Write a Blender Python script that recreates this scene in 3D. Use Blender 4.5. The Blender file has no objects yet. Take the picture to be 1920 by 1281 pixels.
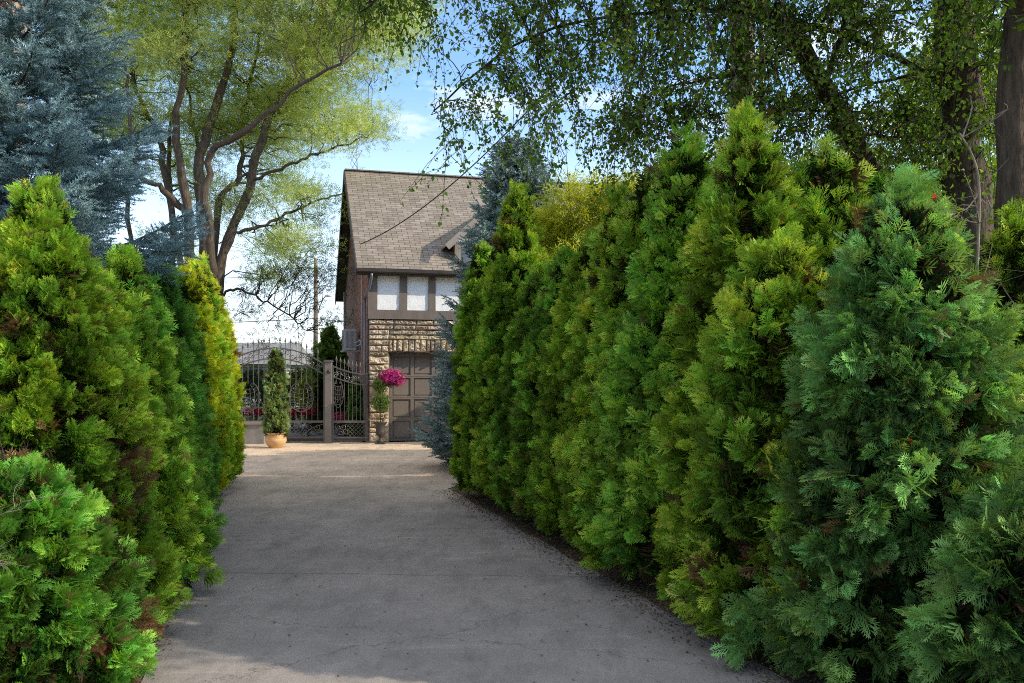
import bpy, bmesh, math, random
import numpy as np
from mathutils import Vector, Matrix

SC = bpy.context.scene
COL = SC.collection
R = math.radians
F, HOR, CX, CAMH = 1600.0, 704.0, 960.0, 1.75
FAST_SCALE = 1.0

def P(px, py, D):
    """world point seen at photo pixel (px,py) at distance D: how positions were measured"""
    return ((px-CX)/F*D, D, CAMH-(py-HOR)/F*D)

# ------------------------------------------------------------------ world / camera / sun
SUN_EL, SUN_AZ = 31.0, 101.0
w = bpy.data.worlds.new("World"); SC.world = w; w.use_nodes = True
nt = w.node_tree; N = nt.nodes; L = nt.links
bg = N["Background"]; bg.inputs[1].default_value = 0.15
sky = N.new("ShaderNodeTexSky"); sky.sky_type = 'NISHITA'; sky.sun_disc = False
sky.sun_elevation = R(SUN_EL); sky.sun_rotation = R(SUN_AZ); sky.air_density = 1.0; sky.dust_density = 0.6; sky.ozone_density = 1.6
tc = N.new("ShaderNodeTexCoord"); mp = N.new("ShaderNodeMapping"); mp.inputs['Scale'].default_value = (1.6, 1.6, 5.0)
mp.inputs['Location'].default_value = (0.7, 0.2, 0.4)
nz = N.new("ShaderNodeTexNoise"); nz.inputs['Scale'].default_value = 2.2; nz.inputs['Detail'].default_value = 8; nz.inputs['Roughness'].default_value = 0.6
rp = N.new("ShaderNodeValToRGB"); rp.color_ramp.elements[0].position = 0.55; rp.color_ramp.elements[1].position = 0.75
sep = N.new("ShaderNodeSeparateXYZ")
lowr = N.new("ShaderNodeMapRange"); lowr.inputs[1].default_value = 0.0; lowr.inputs[2].default_value = 0.32; lowr.inputs[3].default_value = 0.75; lowr.inputs[4].default_value = 0.04
mx1 = N.new("ShaderNodeMath"); mx1.operation = 'MAXIMUM'
mix = N.new("ShaderNodeMixRGB"); mix.inputs[2].default_value = (10.5, 10.6, 10.9, 1)
L.new(tc.outputs['Generated'], mp.inputs[0]); L.new(mp.outputs[0], nz.inputs['Vector']); L.new(nz.outputs['Fac'], rp.inputs[0])
L.new(tc.outputs['Generated'], sep.inputs[0]); L.new(sep.outputs[2], lowr.inputs[0])
L.new(rp.outputs[0], mx1.inputs[0]); L.new(lowr.outputs[0], mx1.inputs[1])
gain = N.new("ShaderNodeMixRGB"); gain.blend_type = 'MULTIPLY'; gain.inputs[0].default_value = 1; gain.inputs[2].default_value = (1.45, 1.85, 2.15, 1)
L.new(sky.outputs[0], gain.inputs[1])
hi = N.new("ShaderNodeMapRange"); hi.inputs[1].default_value = 0.5; hi.inputs[2].default_value = 0.8; hi.inputs[3].default_value = 0.0; hi.inputs[4].default_value = 0.75  # unseen overhead cloud white, added to lift the fill in shade
mx2 = N.new("ShaderNodeMath"); mx2.operation = 'MAXIMUM'; L.new(sep.outputs[2], hi.inputs[0]); L.new(hi.outputs[0], mx2.inputs[1]); L.new(mx1.outputs[0], mx2.inputs[0])
L.new(mx2.outputs[0], mix.inputs[0]); L.new(gain.outputs[0], mix.inputs[1]); L.new(mix.outputs[0], bg.inputs[0])

sun_d = Vector((math.sin(R(SUN_AZ))*math.cos(R(SUN_EL)), math.cos(R(SUN_AZ))*math.cos(R(SUN_EL)), math.sin(R(SUN_EL))))
sl = bpy.data.lights.new("sun", 'SUN'); sl.energy = 5.0; sl.angle = R(0.53); sl.color = (1.0, 0.90, 0.72)
so = bpy.data.objects.new("sun", sl); COL.objects.link(so); so.rotation_euler = sun_d.to_track_quat('Z', 'Y').to_euler(); so.location = (20, -3, 20)

cam = bpy.data.cameras.new("camera"); cam.sensor_width = 36; cam.lens = F/1920*36; cam.shift_y = (HOR-640.5)/1920; cam.clip_end = 3000; cam.clip_start = 0.05
co = bpy.data.objects.new("camera", cam); COL.objects.link(co); co.location = (0, 0, CAMH); co.rotation_euler = (R(90), 0, 0)
SC.camera = co
SC.view_settings.view_transform = 'Standard'; SC.view_settings.look = 'None'; SC.view_settings.exposure = 0
SC.cycles.max_bounces = 6; SC.cycles.transparent_max_bounces = 8; SC.cycles.diffuse_bounces = 4; SC.cycles.transmission_bounces = 4
SC.cycles.use_denoising = False; SC.cycles.filter_width = 1.0

# ------------------------------------------------------------------ materials
def newmat(name):
    m = bpy.data.materials.new(name); m.use_nodes = True
    return m, m.node_tree.nodes, m.node_tree.links, m.node_tree.nodes['Principled BSDF']

def leaf_mat(name, transl=0.35, rough=0.55, tint=(1.35, 1.25, 0.5), spec=0.25):
    m, n, l, b = newmat(name)
    a = n.new('ShaderNodeAttribute'); a.attribute_name = 'col'
    b.inputs['Roughness'].default_value = rough; b.inputs['Specular IOR Level'].default_value = spec
    l.new(a.outputs['Color'], b.inputs['Base Color'])
    t = n.new('ShaderNodeBsdfTranslucent'); mu = n.new('ShaderNodeMixRGB'); mu.blend_type = 'MULTIPLY'; mu.inputs[0].default_value = 1
    mu.inputs[2].default_value = (*tint, 1); l.new(a.outputs['Color'], mu.inputs[1]); l.new(mu.outputs[0], t.inputs[0])
    ms = n.new('ShaderNodeMixShader'); ms.inputs[0].default_value = transl
    l.new(b.outputs[0], ms.inputs[1]); l.new(t.outputs[0], ms.inputs[2]); l.new(ms.outputs[0], n['Material Output'].inputs[0])
    return m

def noise_mat(name, c1, c2, scale=6, rough=0.8, bump=0.3, bscale=None, detail=6, metallic=0, vec=(1, 1, 1), spec=0.3, c3=None, bdist=0.01):
    m, n, l, b = newmat(name)
    t = n.new('ShaderNodeTexCoord'); mp = n.new('ShaderNodeMapping'); mp.inputs['Scale'].default_value = vec
    l.new(t.outputs['Object'], mp.inputs[0])
    z = n.new('ShaderNodeTexNoise'); z.inputs['Scale'].default_value = scale; z.inputs['Detail'].default_value = detail; z.inputs['Roughness'].default_value = 0.65
    l.new(mp.outputs[0], z.inputs['Vector'])
    r = n.new('ShaderNodeValToRGB'); r.color_ramp.elements[0].position = 0.3; r.color_ramp.elements[1].position = 0.7
    r.color_ramp.elements[0].color = (*c1, 1); r.color_ramp.elements[1].color = (*c2, 1)
    if c3:
        e = r.color_ramp.elements.new(0.5); e.color = (*c3, 1)
    l.new(z.outputs['Fac'], r.inputs[0]); l.new(r.outputs[0], b.inputs['Base Color'])
    b.inputs['Roughness'].default_value = rough; b.inputs['Metallic'].default_value = metallic; b.inputs['Specular IOR Level'].default_value = spec
    if bump:
        z2 = n.new('ShaderNodeTexNoise'); z2.inputs['Scale'].default_value = bscale or scale*4; z2.inputs['Detail'].default_value = 5
        l.new(mp.outputs[0], z2.inputs['Vector'])
        bp = n.new('ShaderNodeBump'); bp.inputs['Strength'].default_value = bump; bp.inputs['Distance'].default_value = bdist
        l.new(z2.outputs['Fac'], bp.inputs['Height']); l.new(bp.outputs[0], b.inputs['Normal'])
    return m

def bark_mat(name, c1, c2, bump=0.8):
    m = noise_mat(name, c1, c2, 7, 0.9, bump, 14, 8, vec=(3, 3, 0.6), bdist=0.03)
    return m

def brick_mat(name, cols, mortar, bw, bh, ms=0.012, axes='XZ', rough=0.85, bump=0.6, noisec=0.35, off=0.5, squash=1.0):
    """cols: two brick colours; geometry local axes: 'XZ' facade plane, 'YZ' side plane, 'XY' slope"""
    m, n, l, b = newmat(name)
    t = n.new('ShaderNodeTexCoord'); s = n.new('ShaderNodeSeparateXYZ'); c = n.new('ShaderNodeCombineXYZ')
    l.new(t.outputs['Object'], s.inputs[0])
    ix = {'X': 0, 'Y': 1, 'Z': 2}
    l.new(s.outputs[ix[axes[0]]], c.inputs[0]); l.new(s.outputs[ix[axes[1]]], c.inputs[1])
    k = n.new('ShaderNodeTexBrick'); k.inputs['Scale'].default_value = 1; k.inputs['Brick Width'].default_value = bw; k.inputs['Row Height'].default_value = bh
    k.inputs['Mortar Size'].default_value = ms; k.inputs['Mortar Smooth'].default_value = 0.2; k.inputs['Bias'].default_value = 0
    k.offset = off; k.squash = squash
    k.inputs['Color1'].default_value = (*cols[0], 1); k.inputs['Color2'].default_value = (*cols[1], 1); k.inputs['Mortar'].default_value = (*mortar, 1)
    l.new(c.outputs[0], k.inputs['Vector'])
    z = n.new('ShaderNodeTexNoise'); z.inputs['Scale'].default_value = 3.5; z.inputs['Detail'].default_value = 9; z.inputs['Roughness'].default_value = 0.75
    l.new(t.outputs['Object'], z.inputs['Vector'])
    mr = n.new('ShaderNodeMapRange'); mr.inputs[1].default_value = 0.25; mr.inputs[2].default_value = 0.75; mr.inputs[3].default_value = 1-noisec; mr.inputs[4].default_value = 1+noisec
    l.new(z.outputs['Fac'], mr.inputs[0])
    v = n.new('ShaderNodeVectorMath'); v.operation = 'SCALE'; l.new(k.outputs['Color'], v.inputs[0]); l.new(mr.outputs[0], v.inputs['Scale'])
    l.new(v.outputs[0], b.inputs['Base Color']); b.inputs['Roughness'].default_value = rough; b.inputs['Specular IOR Level'].default_value = 0.2
    bp = n.new('ShaderNodeBump'); bp.inputs['Strength'].default_value = bump; bp.inputs['Distance'].default_value = 0.01; bp.invert = True
    l.new(k.outputs['Fac'], bp.inputs['Height']); l.new(bp.outputs[0], b.inputs['Normal'])
    return m

M = {}
M['leaf'] = leaf_mat('arborvitae_foliage', 0.32, 0.6, spec=0.10)
M['broad'] = leaf_mat('broad_leaf', 0.42, 0.45, (1.5, 1.4, 0.35))
M['broadsun'] = leaf_mat('thin_sunlit_leaf', 0.5, 0.5, (1.2, 1.3, .7), .15)
M['needle'] = leaf_mat('spruce_needle', 0.12, 0.5, (1.1, 1.1, 0.9), 0.3)
M['flower'] = leaf_mat('petal', 0.3, 0.6, (1.2, 1, 1.1))
M['litter'] = leaf_mat('dry_leaf', 0.1, 0.8, (1, 1, 1), 0.1)
M['bark'] = bark_mat('grey_brown_bark', (0.035, 0.022, 0.014), (0.14, 0.095, 0.065))
M['barklit'] = bark_mat('warm_bark', (0.04, 0.03, 0.022), (0.15, 0.118, 0.088))
M['deadwood'] = noise_mat('dead_twig_wood', (0.16, 0.12, 0.09), (0.34, 0.27, 0.21), 10, 0.9, 0)
M['soil'] = noise_mat('dark_soil', (0.06, 0.042, 0.028), (0.17, 0.12, 0.08), 8, 0.95, 0.8, 30)
M['wood_pole'] = noise_mat('weathered_pole_wood', (0.11, 0.085, 0.065), (0.26, 0.21, 0.165), 5, 0.85, 0.5, 20, vec=(4, 4, 0.3), bdist=0.01)
M['concrete'] = noise_mat('grey_concrete', (0.17, 0.17, 0.165), (0.28, 0.27, 0.26), 4, 0.85, 0.2, 40)
M['iron'] = noise_mat('brown_grey_painted_iron', (0.085, 0.076, 0.07), (0.14, 0.125, 0.115), 12, 0.38, 0.1, 60, spec=0.6)
M['irondark'] = noise_mat('dark_cast_iron', (0.03, 0.025, 0.022), (0.08, 0.065, 0.055), 14, 0.5, 0.3, 40)
M['timber'] = noise_mat('brown_painted_timber', (0.12, 0.095, 0.078), (0.17, 0.14, 0.118), 5, 0.6, 0.2, 30, vec=(1, 1, 0.3))
M['fascia'] = noise_mat('dark_fascia_board', (0.035, 0.028, 0.025), (0.06, 0.05, 0.044), 6, 0.6, 0.15)
M['stucco'] = noise_mat('rough_white_stucco', (0.70, 0.70, 0.69), (0.82, 0.82, 0.81), 5, 0.9, 0.45, 30, bdist=0.015)
M['door'] = noise_mat('taupe_garage_door_paint', (0.145, 0.12, 0.10), (0.20, 0.165, 0.138), 2, 0.5, 0.1, 50)
M['trim'] = noise_mat('taupe_trim_paint', (0.24, 0.20, 0.165), (0.31, 0.26, 0.22), 4, 0.55, 0.1, 40)
M['postpaint'] = noise_mat('grey_brown_post_paint', (0.17, 0.15, 0.13), (0.23, 0.205, 0.18), 4, 0.5, 0.1, 40)
M['darkvoid'] = noise_mat('dark_interior', (0.012, 0.011, 0.01), (0.02, 0.018, 0.016), 4, 0.9, 0)
M['metalgrey'] = noise_mat('painted_sheet_metal', (0.30, 0.31, 0.31), (0.42, 0.43, 0.42), 5, 0.45, 0.05, 40, metallic=0.1)
M['pipeblue'] = noise_mat('slate_grey_downspout', (0.11, 0.12, 0.14), (0.17, 0.18, 0.20), 5, 0.4, 0.05, 40, metallic=0.2)
M['cable'] = noise_mat('black_cable', (0.012, 0.012, 0.013), (0.03, 0.03, 0.03), 5, 0.6, 0)
M['terracotta'] = noise_mat('glazed_tan_clay', (0.44, 0.24, 0.10), (0.66, 0.45, 0.22), 4, 0.45, 0.3, 18, vec=(1, 1, 4))
M['redtape'] = noise_mat('red_ribbon', (0.55, 0.02, 0.015), (0.75, 0.04, 0.02), 5, 0.6, 0)
M['siding'] = brick_mat('pale_lap_siding', ((0.42, 0.42, 0.40), (0.48, 0.47, 0.45)), (0.2, 0.2, 0.2), 6, 0.14, 0.01, 'XZ')
M['greyroof'] = brick_mat('grey_roof_shingle', ((0.17, 0.17, 0.17), (0.26, 0.26, 0.25)), (0.08, 0.08, 0.08), 0.4, 0.16, 0.012, 'XY')
M['shingle'] = brick_mat('brown_asphalt_shingle', ((0.19, 0.157, 0.128), (0.29, 0.243, 0.203)), (0.085, 0.066, 0.052), 0.30, 0.127, 0.009, 'XY', 0.9, 0.8, 0.22)
M['brick'] = brick_mat('red_brown_brick', ((0.17, 0.066, 0.040), (0.32, 0.14, 0.09)), (0.25, 0.20, 0.17), 0.23, 0.085, 0.008, 'YZ', bump=0.7)
M['brickX'] = brick_mat('tan_brick', ((0.42, 0.24, 0.16), (0.52, 0.32, 0.22)), (0.5, 0.42, 0.35), 0.22, 0.075, 0.010, 'XZ', bump=0.5)
M['mortar'] = noise_mat('stone_mortar', (0.42, 0.35, 0.26), (0.55, 0.46, 0.35), 10, 0.95, 0.5)
M['lampglass'] = noise_mat('lamp_cover', (0.5, 0.5, 0.5), (0.6, 0.6, 0.6), 3, 0.3, 0)

def stone_mat():
    m, n, l, b = newmat('rock_faced_sandstone')
    a = n.new('ShaderNodeAttribute'); a.attribute_name = 'col'
    t = n.new('ShaderNodeTexCoord'); z = n.new('ShaderNodeTexNoise'); z.inputs['Scale'].default_value = 9; z.inputs['Detail'].default_value = 8; z.inputs['Roughness'].default_value = 0.75
    l.new(t.outputs['Object'], z.inputs['Vector'])
    mr = n.new('ShaderNodeMapRange'); mr.inputs[1].default_value = 0.25; mr.inputs[2].default_value = 0.75; mr.inputs[3].default_value = 0.55; mr.inputs[4].default_value = 1.35
    l.new(z.outputs['Fac'], mr.inputs[0]); v = n.new('ShaderNodeVectorMath'); v.operation = 'SCALE'
    l.new(a.outputs['Color'], v.inputs[0]); l.new(mr.outputs[0], v.inputs['Scale']); l.new(v.outputs[0], b.inputs['Base Color'])
    b.inputs['Roughness'].default_value = 0.95
    bp = n.new('ShaderNodeBump'); bp.inputs['Strength'].default_value = 0.8; bp.inputs['Distance'].default_value = 0.03
    l.new(z.outputs['Fac'], bp.inputs['Height']); l.new(bp.outputs[0], b.inputs['Normal'])
    return m
M['stone'] = stone_mat()

def glass_mat():
    m, n, l, b = newmat('window_glass')
    t = n.new('ShaderNodeTexCoord'); z = n.new('ShaderNodeTexNoise'); z.inputs['Scale'].default_value = 1.2
    l.new(t.outputs['Object'], z.inputs['Vector'])
    r = n.new('ShaderNodeValToRGB'); r.color_ramp.elements[0].color = (0.03, 0.035, 0.04, 1); r.color_ramp.elements[1].color = (0.12, 0.13, 0.14, 1)
    l.new(z.outputs['Fac'], r.inputs[0]); l.new(r.outputs[0], b.inputs['Base Color'])
    b.inputs['Roughness'].default_value = 0.05; b.inputs['Specular IOR Level'].default_value = 0.9
    return m
M['glass'] = glass_mat()

def drive_mat(name, far_light=True):
    m, n, l, b = newmat(name)
    t = n.new('ShaderNodeTexCoord'); O = t.outputs['Object']
    def noise(s, d=4, r=0.6, sc=(1, 1, 1)):
        mp = n.new('ShaderNodeMapping'); mp.inputs['Scale'].default_value = sc; l.new(O, mp.inputs[0])
        z = n.new('ShaderNodeTexNoise'); z.inputs['Scale'].default_value = s; z.inputs['Detail'].default_value = d; z.inputs['Roughness'].default_value = r
        l.new(mp.outputs[0], z.inputs['Vector']); return z.outputs['Fac']
    def rng(x, a, b_, c, d):
        q = n.new('ShaderNodeMapRange'); q.inputs[1].default_value = a; q.inputs[2].default_value = b_; q.inputs[3].default_value = c; q.inputs[4].default_value = d
        l.new(x, q.inputs[0]); return q.outputs[0]
    def mul(x, y):
        q = n.new('ShaderNodeMath'); q.operation = 'MULTIPLY'; l.new(x, q.inputs[0])
        if isinstance(y, float): q.inputs[1].default_value = y
        else: l.new(y, q.inputs[1])
        return q.outputs[0]
    big = rng(noise(0.55, 5), 0.3, 0.7, 0.80, 1.2)
    mid = rng(noise(4, 6, 0.7, (1, 0.6, 1)), 0.3, 0.7, 0.85, 1.15)
    fine = rng(noise(110, 3, 0.8), 0.3, 0.7, 0.74, 1.26)
    vo = n.new('ShaderNodeTexVoronoi'); vo.inputs['Scale'].default_value = 60; l.new(O, vo.inputs['Vector'])
    peb = rng(vo.outputs['Distance'], 0.0, 0.7, 1.08, 0.93)
    f = mul(mul(mul(big, mid), fine), peb)
    # cracks
    s = n.new('ShaderNodeSeparateXYZ'); l.new(O, s.inputs[0])
    def crack(y0, slope, wdt, amp=0.10):
        a = n.new('ShaderNodeMath'); a.operation = 'MULTIPLY_ADD'; l.new(s.outputs[0], a.inputs[0]); a.inputs[1].default_value = slope; l.new(s.outputs[1], a.inputs[2])
        z = noise(2.3, 6, 0.7); bq = n.new('ShaderNodeMath'); bq.operation = 'MULTIPLY_ADD'; l.new(z, bq.inputs[0]); bq.inputs[1].default_value = amp*4; l.new(a.outputs[0], bq.inputs[2])
        c = n.new('ShaderNodeMath'); c.operation = 'SUBTRACT'; l.new(bq.outputs[0], c.inputs[0]); c.inputs[1].default_value = y0+amp*2
        d = n.new('ShaderNodeMath'); d.operation = 'ABSOLUTE'; l.new(c.outputs[0], d.inputs[0])
        return rng(d.outputs[0], 0.0, wdt, 0.5, 1.0)
    st = rng(noise(1.7, 7, 0.75, (1.6, 0.45, 1)), 0.50, 0.72, 1.0, 0.62); f = mul(f, st)
    lt = rng(noise(2.6, 6, 0.7, (0.5, 2.2, 1)), 0.55, 0.75, 1.0, 1.35); f = mul(f, lt)
    sp_ = rng(noise(22, 2, 0.6), 0.68, 0.76, 1.0, 0.62); f = mul(f, sp_)
    f = mul(f, crack(5.55, 0.32, 0.009, 0.16)); f = mul(f, crack(9.9, -0.2, 0.014, 0.12))
    f = mul(f, crack(7.45, 0.05, 0.018, 0.04)); f = mul(f, crack(6.2, -0.75, 0.012, 0.22)); f = mul(f, crack(14.6, 0.1, 0.03, 0.05))
    v3 = n.new('ShaderNodeTexVoronoi'); v3.feature = 'DISTANCE_TO_EDGE'; v3.inputs['Scale'].default_value = 0.42
    wv = n.new('ShaderNodeVectorMath'); wv.operation = 'ADD'; zz = n.new('ShaderNodeTexNoise'); zz.inputs['Scale'].default_value = 3; zz.inputs['Detail'].default_value = 6; l.new(O, zz.inputs['Vector'])
    sc_ = n.new('ShaderNodeVectorMath'); sc_.operation = 'SCALE'; sc_.inputs['Scale'].default_value = 0.6; l.new(zz.outputs['Color'], sc_.inputs[0]); l.new(O, wv.inputs[0]); l.new(sc_.outputs[0], wv.inputs[1]); l.new(wv.outputs[0], v3.inputs['Vector'])
    f = mul(f, rng(v3.outputs['Distance'], 0.0, 0.003, 0.8, 1.0))
    # apron coloured paler and warmer than near part, sunlight put in the colour
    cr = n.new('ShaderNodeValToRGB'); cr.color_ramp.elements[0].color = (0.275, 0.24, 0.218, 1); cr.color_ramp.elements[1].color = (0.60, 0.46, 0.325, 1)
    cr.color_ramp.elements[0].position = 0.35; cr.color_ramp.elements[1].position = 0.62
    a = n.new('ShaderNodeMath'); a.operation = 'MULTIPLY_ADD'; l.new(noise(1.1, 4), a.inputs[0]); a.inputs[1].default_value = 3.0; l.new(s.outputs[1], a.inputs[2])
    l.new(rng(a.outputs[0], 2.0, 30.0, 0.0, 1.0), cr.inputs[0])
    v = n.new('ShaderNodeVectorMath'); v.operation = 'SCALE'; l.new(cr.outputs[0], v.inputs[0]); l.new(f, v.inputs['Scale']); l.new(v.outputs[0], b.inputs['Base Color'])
    b.inputs['Roughness'].default_value = 0.82; b.inputs['Specular IOR Level'].default_value = 0.35
    bp = n.new('ShaderNodeBump'); bp.inputs['Strength'].default_value = 0.5; bp.inputs['Distance'].default_value = 0.006
    l.new(f, bp.inputs['Height']); l.new(bp.outputs[0], b.inputs['Normal'])
    return m
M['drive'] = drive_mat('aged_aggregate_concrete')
M['grass_ground'] = noise_mat('ground_earth_grass', (0.035, 0.05, 0.016), (0.09, 0.085, 0.04), 1.5, 0.95, 0.6, 20)

# ------------------------------------------------------------------ object helpers
def link(name, me, mat=None, parent=None):
    o = bpy.data.objects.new(name, me); COL.objects.link(o)
    if mat is not None and me is not None and not me.materials: me.materials.append(mat)
    if parent: o.parent = parent
    return o
def tag(o, label=None, cat=None, group=None, kind=None):
    if label: o['label'] = label
    if cat: o['category'] = cat
    if group: o['group'] = group
    if kind: o['kind'] = kind
    return o
def thing(name, label, cat, loc=(0, 0, 0), rotz=0, group=None):
    o = bpy.data.objects.new(name, None); COL.objects.link(o); o.location = loc; o.rotation_euler = (0, 0, rotz); o.empty_display_size = 0.2
    return tag(o, label, cat, group)

class Geo:
    """numpy triangle/quad soup with per-vertex colour"""
    def __init__(s): s.v = []; s.c = []; s.f = []; s.q = []; s.n = 0
    def add(s, v, tri=None, quad=None, col=(1, 1, 1)):
        v = np.asarray(v, np.float32).reshape(-1, 3)
        c = np.empty((len(v), 3), np.float32); c[:] = np.asarray(col, np.float32)
        s.v.append(v); s.c.append(c)
        if tri is not None and len(tri): s.f.append(np.asarray(tri, np.int32).reshape(-1, 3)+s.n)
        if quad is not None and len(quad): s.q.append(np.asarray(quad, np.int32).reshape(-1, 4)+s.n)
        s.n += len(v)
    def mesh(s, name, smooth=False):
        me = bpy.data.meshes.new(name)
        v = np.concatenate(s.v); c = np.concatenate(s.c)
        f = np.concatenate(s.f) if s.f else np.zeros((0, 3), np.int32); q = np.concatenate(s.q) if s.q else np.zeros((0, 4), np.int32)
        me.vertices.add(len(v)); me.vertices.foreach_set('co', v.ravel())
        me.loops.add(f.size+q.size); me.loops.foreach_set('vertex_index', np.concatenate([f.ravel(), q.ravel()]).astype(np.int32))
        me.polygons.add(len(f)+len(q))
        ls = np.concatenate([np.arange(len(f))*3, f.size+np.arange(len(q))*4]).astype(np.int32)
        me.polygons.foreach_set('loop_start', ls)
        me.polygons.foreach_set('use_smooth', np.full(len(ls), smooth))
        me.update(calc_edges=True)
        a = me.color_attributes.new('col', 'BYTE_COLOR', 'POINT')
        a.data.foreach_set('color', np.concatenate([np.clip(c, 0, 1), np.ones((len(c), 1), np.float32)], 1).ravel())
        return me
    def obj(s, name, mat, parent=None, smooth=False):
        return link(name, s.mesh(name, smooth), mat, parent)
    def tube(s, pts, rad, n=6, col=(1, 1, 1), cap=True):
        pts = np.asarray(pts, float); k = len(pts); rad = np.broadcast_to(np.asarray(rad, float), (k,))
        d = np.gradient(pts, axis=0); d /= np.linalg.norm(d, axis=1)[:, None]+1e-9
        up = np.array([0.13, 0.21, 0.97]) if abs(d[0][2]) < 0.9 else np.array([1., 0.1, 0])
        vs = []
        u = np.cross(d[0], up)
        for i in range(k):
            u = u-d[i]*np.dot(u, d[i]); u /= np.linalg.norm(u)+1e-9; w_ = np.cross(d[i], u)
            a = np.arange(n)*2*math.pi/n
            vs.append(pts[i]+rad[i]*(np.cos(a)[:, None]*u+np.sin(a)[:, None]*w_))
        v = np.concatenate(vs); q = []
        for i in range(k-1):
            for j in range(n):
                q.append((i*n+j, i*n+(j+1) % n, (i+1)*n+(j+1) % n, (i+1)*n+j))
        tri = []
        if cap:
            v = np.concatenate([v, pts[:1], pts[-1:]])
            for j in range(n):
                tri.append((k*n, (j+1) % n, j)); tri.append((k*n+1, (k-1)*n+j, (k-1)*n+(j+1) % n))
        s.add(v, tri, q, col)
    def box(s, x0, x1, y0, y1, z0, z1, col=(1, 1, 1)):
        v = [(x, y, z) for x in (x0, x1) for y in (y0, y1) for z in (z0, z1)]
        s.add(v, None, [(0, 1, 3, 2), (4, 6, 7, 5), (0, 4, 5, 1), (2, 3, 7, 6), (0, 2, 6, 4), (1, 5, 7, 3)], col)
    def bar(s, a, b, w_, h, col=(1, 1, 1)):
        """box beam from a to b, w_ wide (horizontal), h high"""
        a = np.array(a, float); b = np.array(b, float); d = b-a; d /= np.linalg.norm(d)
        up = np.array([0, 0, 1.]) if abs(d[2]) < 0.99 else np.array([0, 1., 0])
        u = np.cross(d, up); u /= np.linalg.norm(u); v = np.cross(u, d)
        vs = [p+i*u*w_/2+j*v*h/2 for p in (a, b) for i in (-1, 1) for j in (-1, 1)]
        s.add(vs, None, [(0, 1, 3, 2), (4, 6, 7, 5), (0, 4, 5, 1), (2, 3, 7, 6), (0, 2, 6, 4), (1, 5, 7, 3)], col)
    def lathe(s, prof, n=24, c=(0, 0, 0), col=(1, 1, 1)):
        v = []; q = []
        for r, z in prof:
            for j in range(n):
                a = 2*math.pi*j/n; v.append((c[0]+r*math.cos(a), c[1]+r*math.sin(a), c[2]+z))
        for i in range(len(prof)-1):
            for j in range(n): q.append((i*n+j, i*n+(j+1) % n, (i+1)*n+(j+1) % n, (i+1)*n+j))
        s.add(v, None, q, col)
    def place(s, T, pos, d, nrm, scale, col, jit=None):
        """instance template T=(verts,tris,shade) at pos, x axis->d, z axis->nrm; scale (n,) ; col (n,3)"""
        tv, tf, ts = T; n = len(pos)
        if n == 0: return
        d = d/(np.linalg.norm(d, axis=1)[:, None]+1e-9)
        y = np.cross(nrm, d); y /= np.linalg.norm(y, axis=1)[:, None]+1e-9; z = np.cross(d, y)
        sc = np.asarray(scale)[:, None, None]
        v = (tv[None, :, 0:1]*d[:, None, :]+tv[None, :, 1:2]*y[:, None, :]+tv[None, :, 2:3]*z[:, None, :])*sc+pos[:, None, :]
        c = col[:, None, :]*ts[None, :, None] if ts.ndim == 1 else col[:, None, :]*ts[None]
        f = tf[None]+(np.arange(n)*len(tv))[:, None, None]
        s.v.append(v.reshape(-1, 3).astype(np.float32)); s.c.append(c.reshape(-1, 3).astype(np.float32)); s.f.append((f.reshape(-1, 3)+s.n).astype(np.int32)); s.n += n*len(tv)

# ------------------------------------------------------------------ leaf templates
def kite(V, Tt, S, a, b, w_, z0=0.0, z1=0.0, s0=0.7, s1=1.15, fold=0.0):
    a = np.array(a); b = np.array(b); d = b-a; nn = np.array([-d[1], d[0]]); nn = nn/(np.linalg.norm(nn)+1e-9)*w_/2
    m_ = a+d*0.45; i = len(V)
    V += [(*a, z0), (*(m_+nn), (z0+z1)/2+fold), (*b, z1), (*(m_-nn), (z0+z1)/2+fold)]
    Tt += [(i, i+1, i+2), (i, i+2, i+3)]; S += [s0, (s0+s1)/2, s1, (s0+s1)/2]

def fin(V, Tt, S): return (np.array(V, float), np.array(Tt, int), np.array(S, float))

def frond(rng, lod):
    """flat cedar spray; x 0..1"""
    V, Tt, S = [], [], []
    np_ = {0: 6, 1: 4, 2: 3}[lod]; wd = {0: 0.052, 1: 0.085, 2: 0.13}[lod]
    curl = rng.uniform(-0.25, 0.1); bend = rng.uniform(-.12, .12)
    zz = lambda x, y: curl*x*x+0.1*abs(y)
    yy = lambda x: bend*x*x
    kite(V, Tt, S, (0, 0), (1, yy(1)), wd*0.9, 0, zz(1, 0), 0.5, 1.2)
    for k in range(np_):
        t = 0.1+0.78*k/np_
        ln = (0.60*(1-t)+0.14)*rng.uniform(0.75, 1.25)*(0.7+1.2*min(t, .3))
        for sg in (-1, 1):
            tt = t+(0.04 if sg > 0 else 0)+rng.uniform(-.02, .02); ang = rng.uniform(0.55, 0.85)
            a = (tt, yy(tt)); b = (tt+ln*math.cos(ang), yy(tt)+sg*ln*math.sin(ang))
            kite(V, Tt, S, a, b, wd, zz(*a), zz(*b), 0.75, 1.15)
            if lod == 0:
                for f_, l2 in ((0.5, 0.46),):
                    m_ = (a[0]+(b[0]-a[0])*f_, a[1]+(b[1]-a[1])*f_)
                    for s2 in (-1, 1):
                        an = ang*sg+s2*0.6; e = (m_[0]+ln*l2*math.cos(an), m_[1]+ln*l2*math.sin(an))
                        kite(V, Tt, S, m_, e, wd*0.8, zz(*m_), zz(*e), 0.8, 1.2)
    return fin(V, Tt, S)

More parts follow.
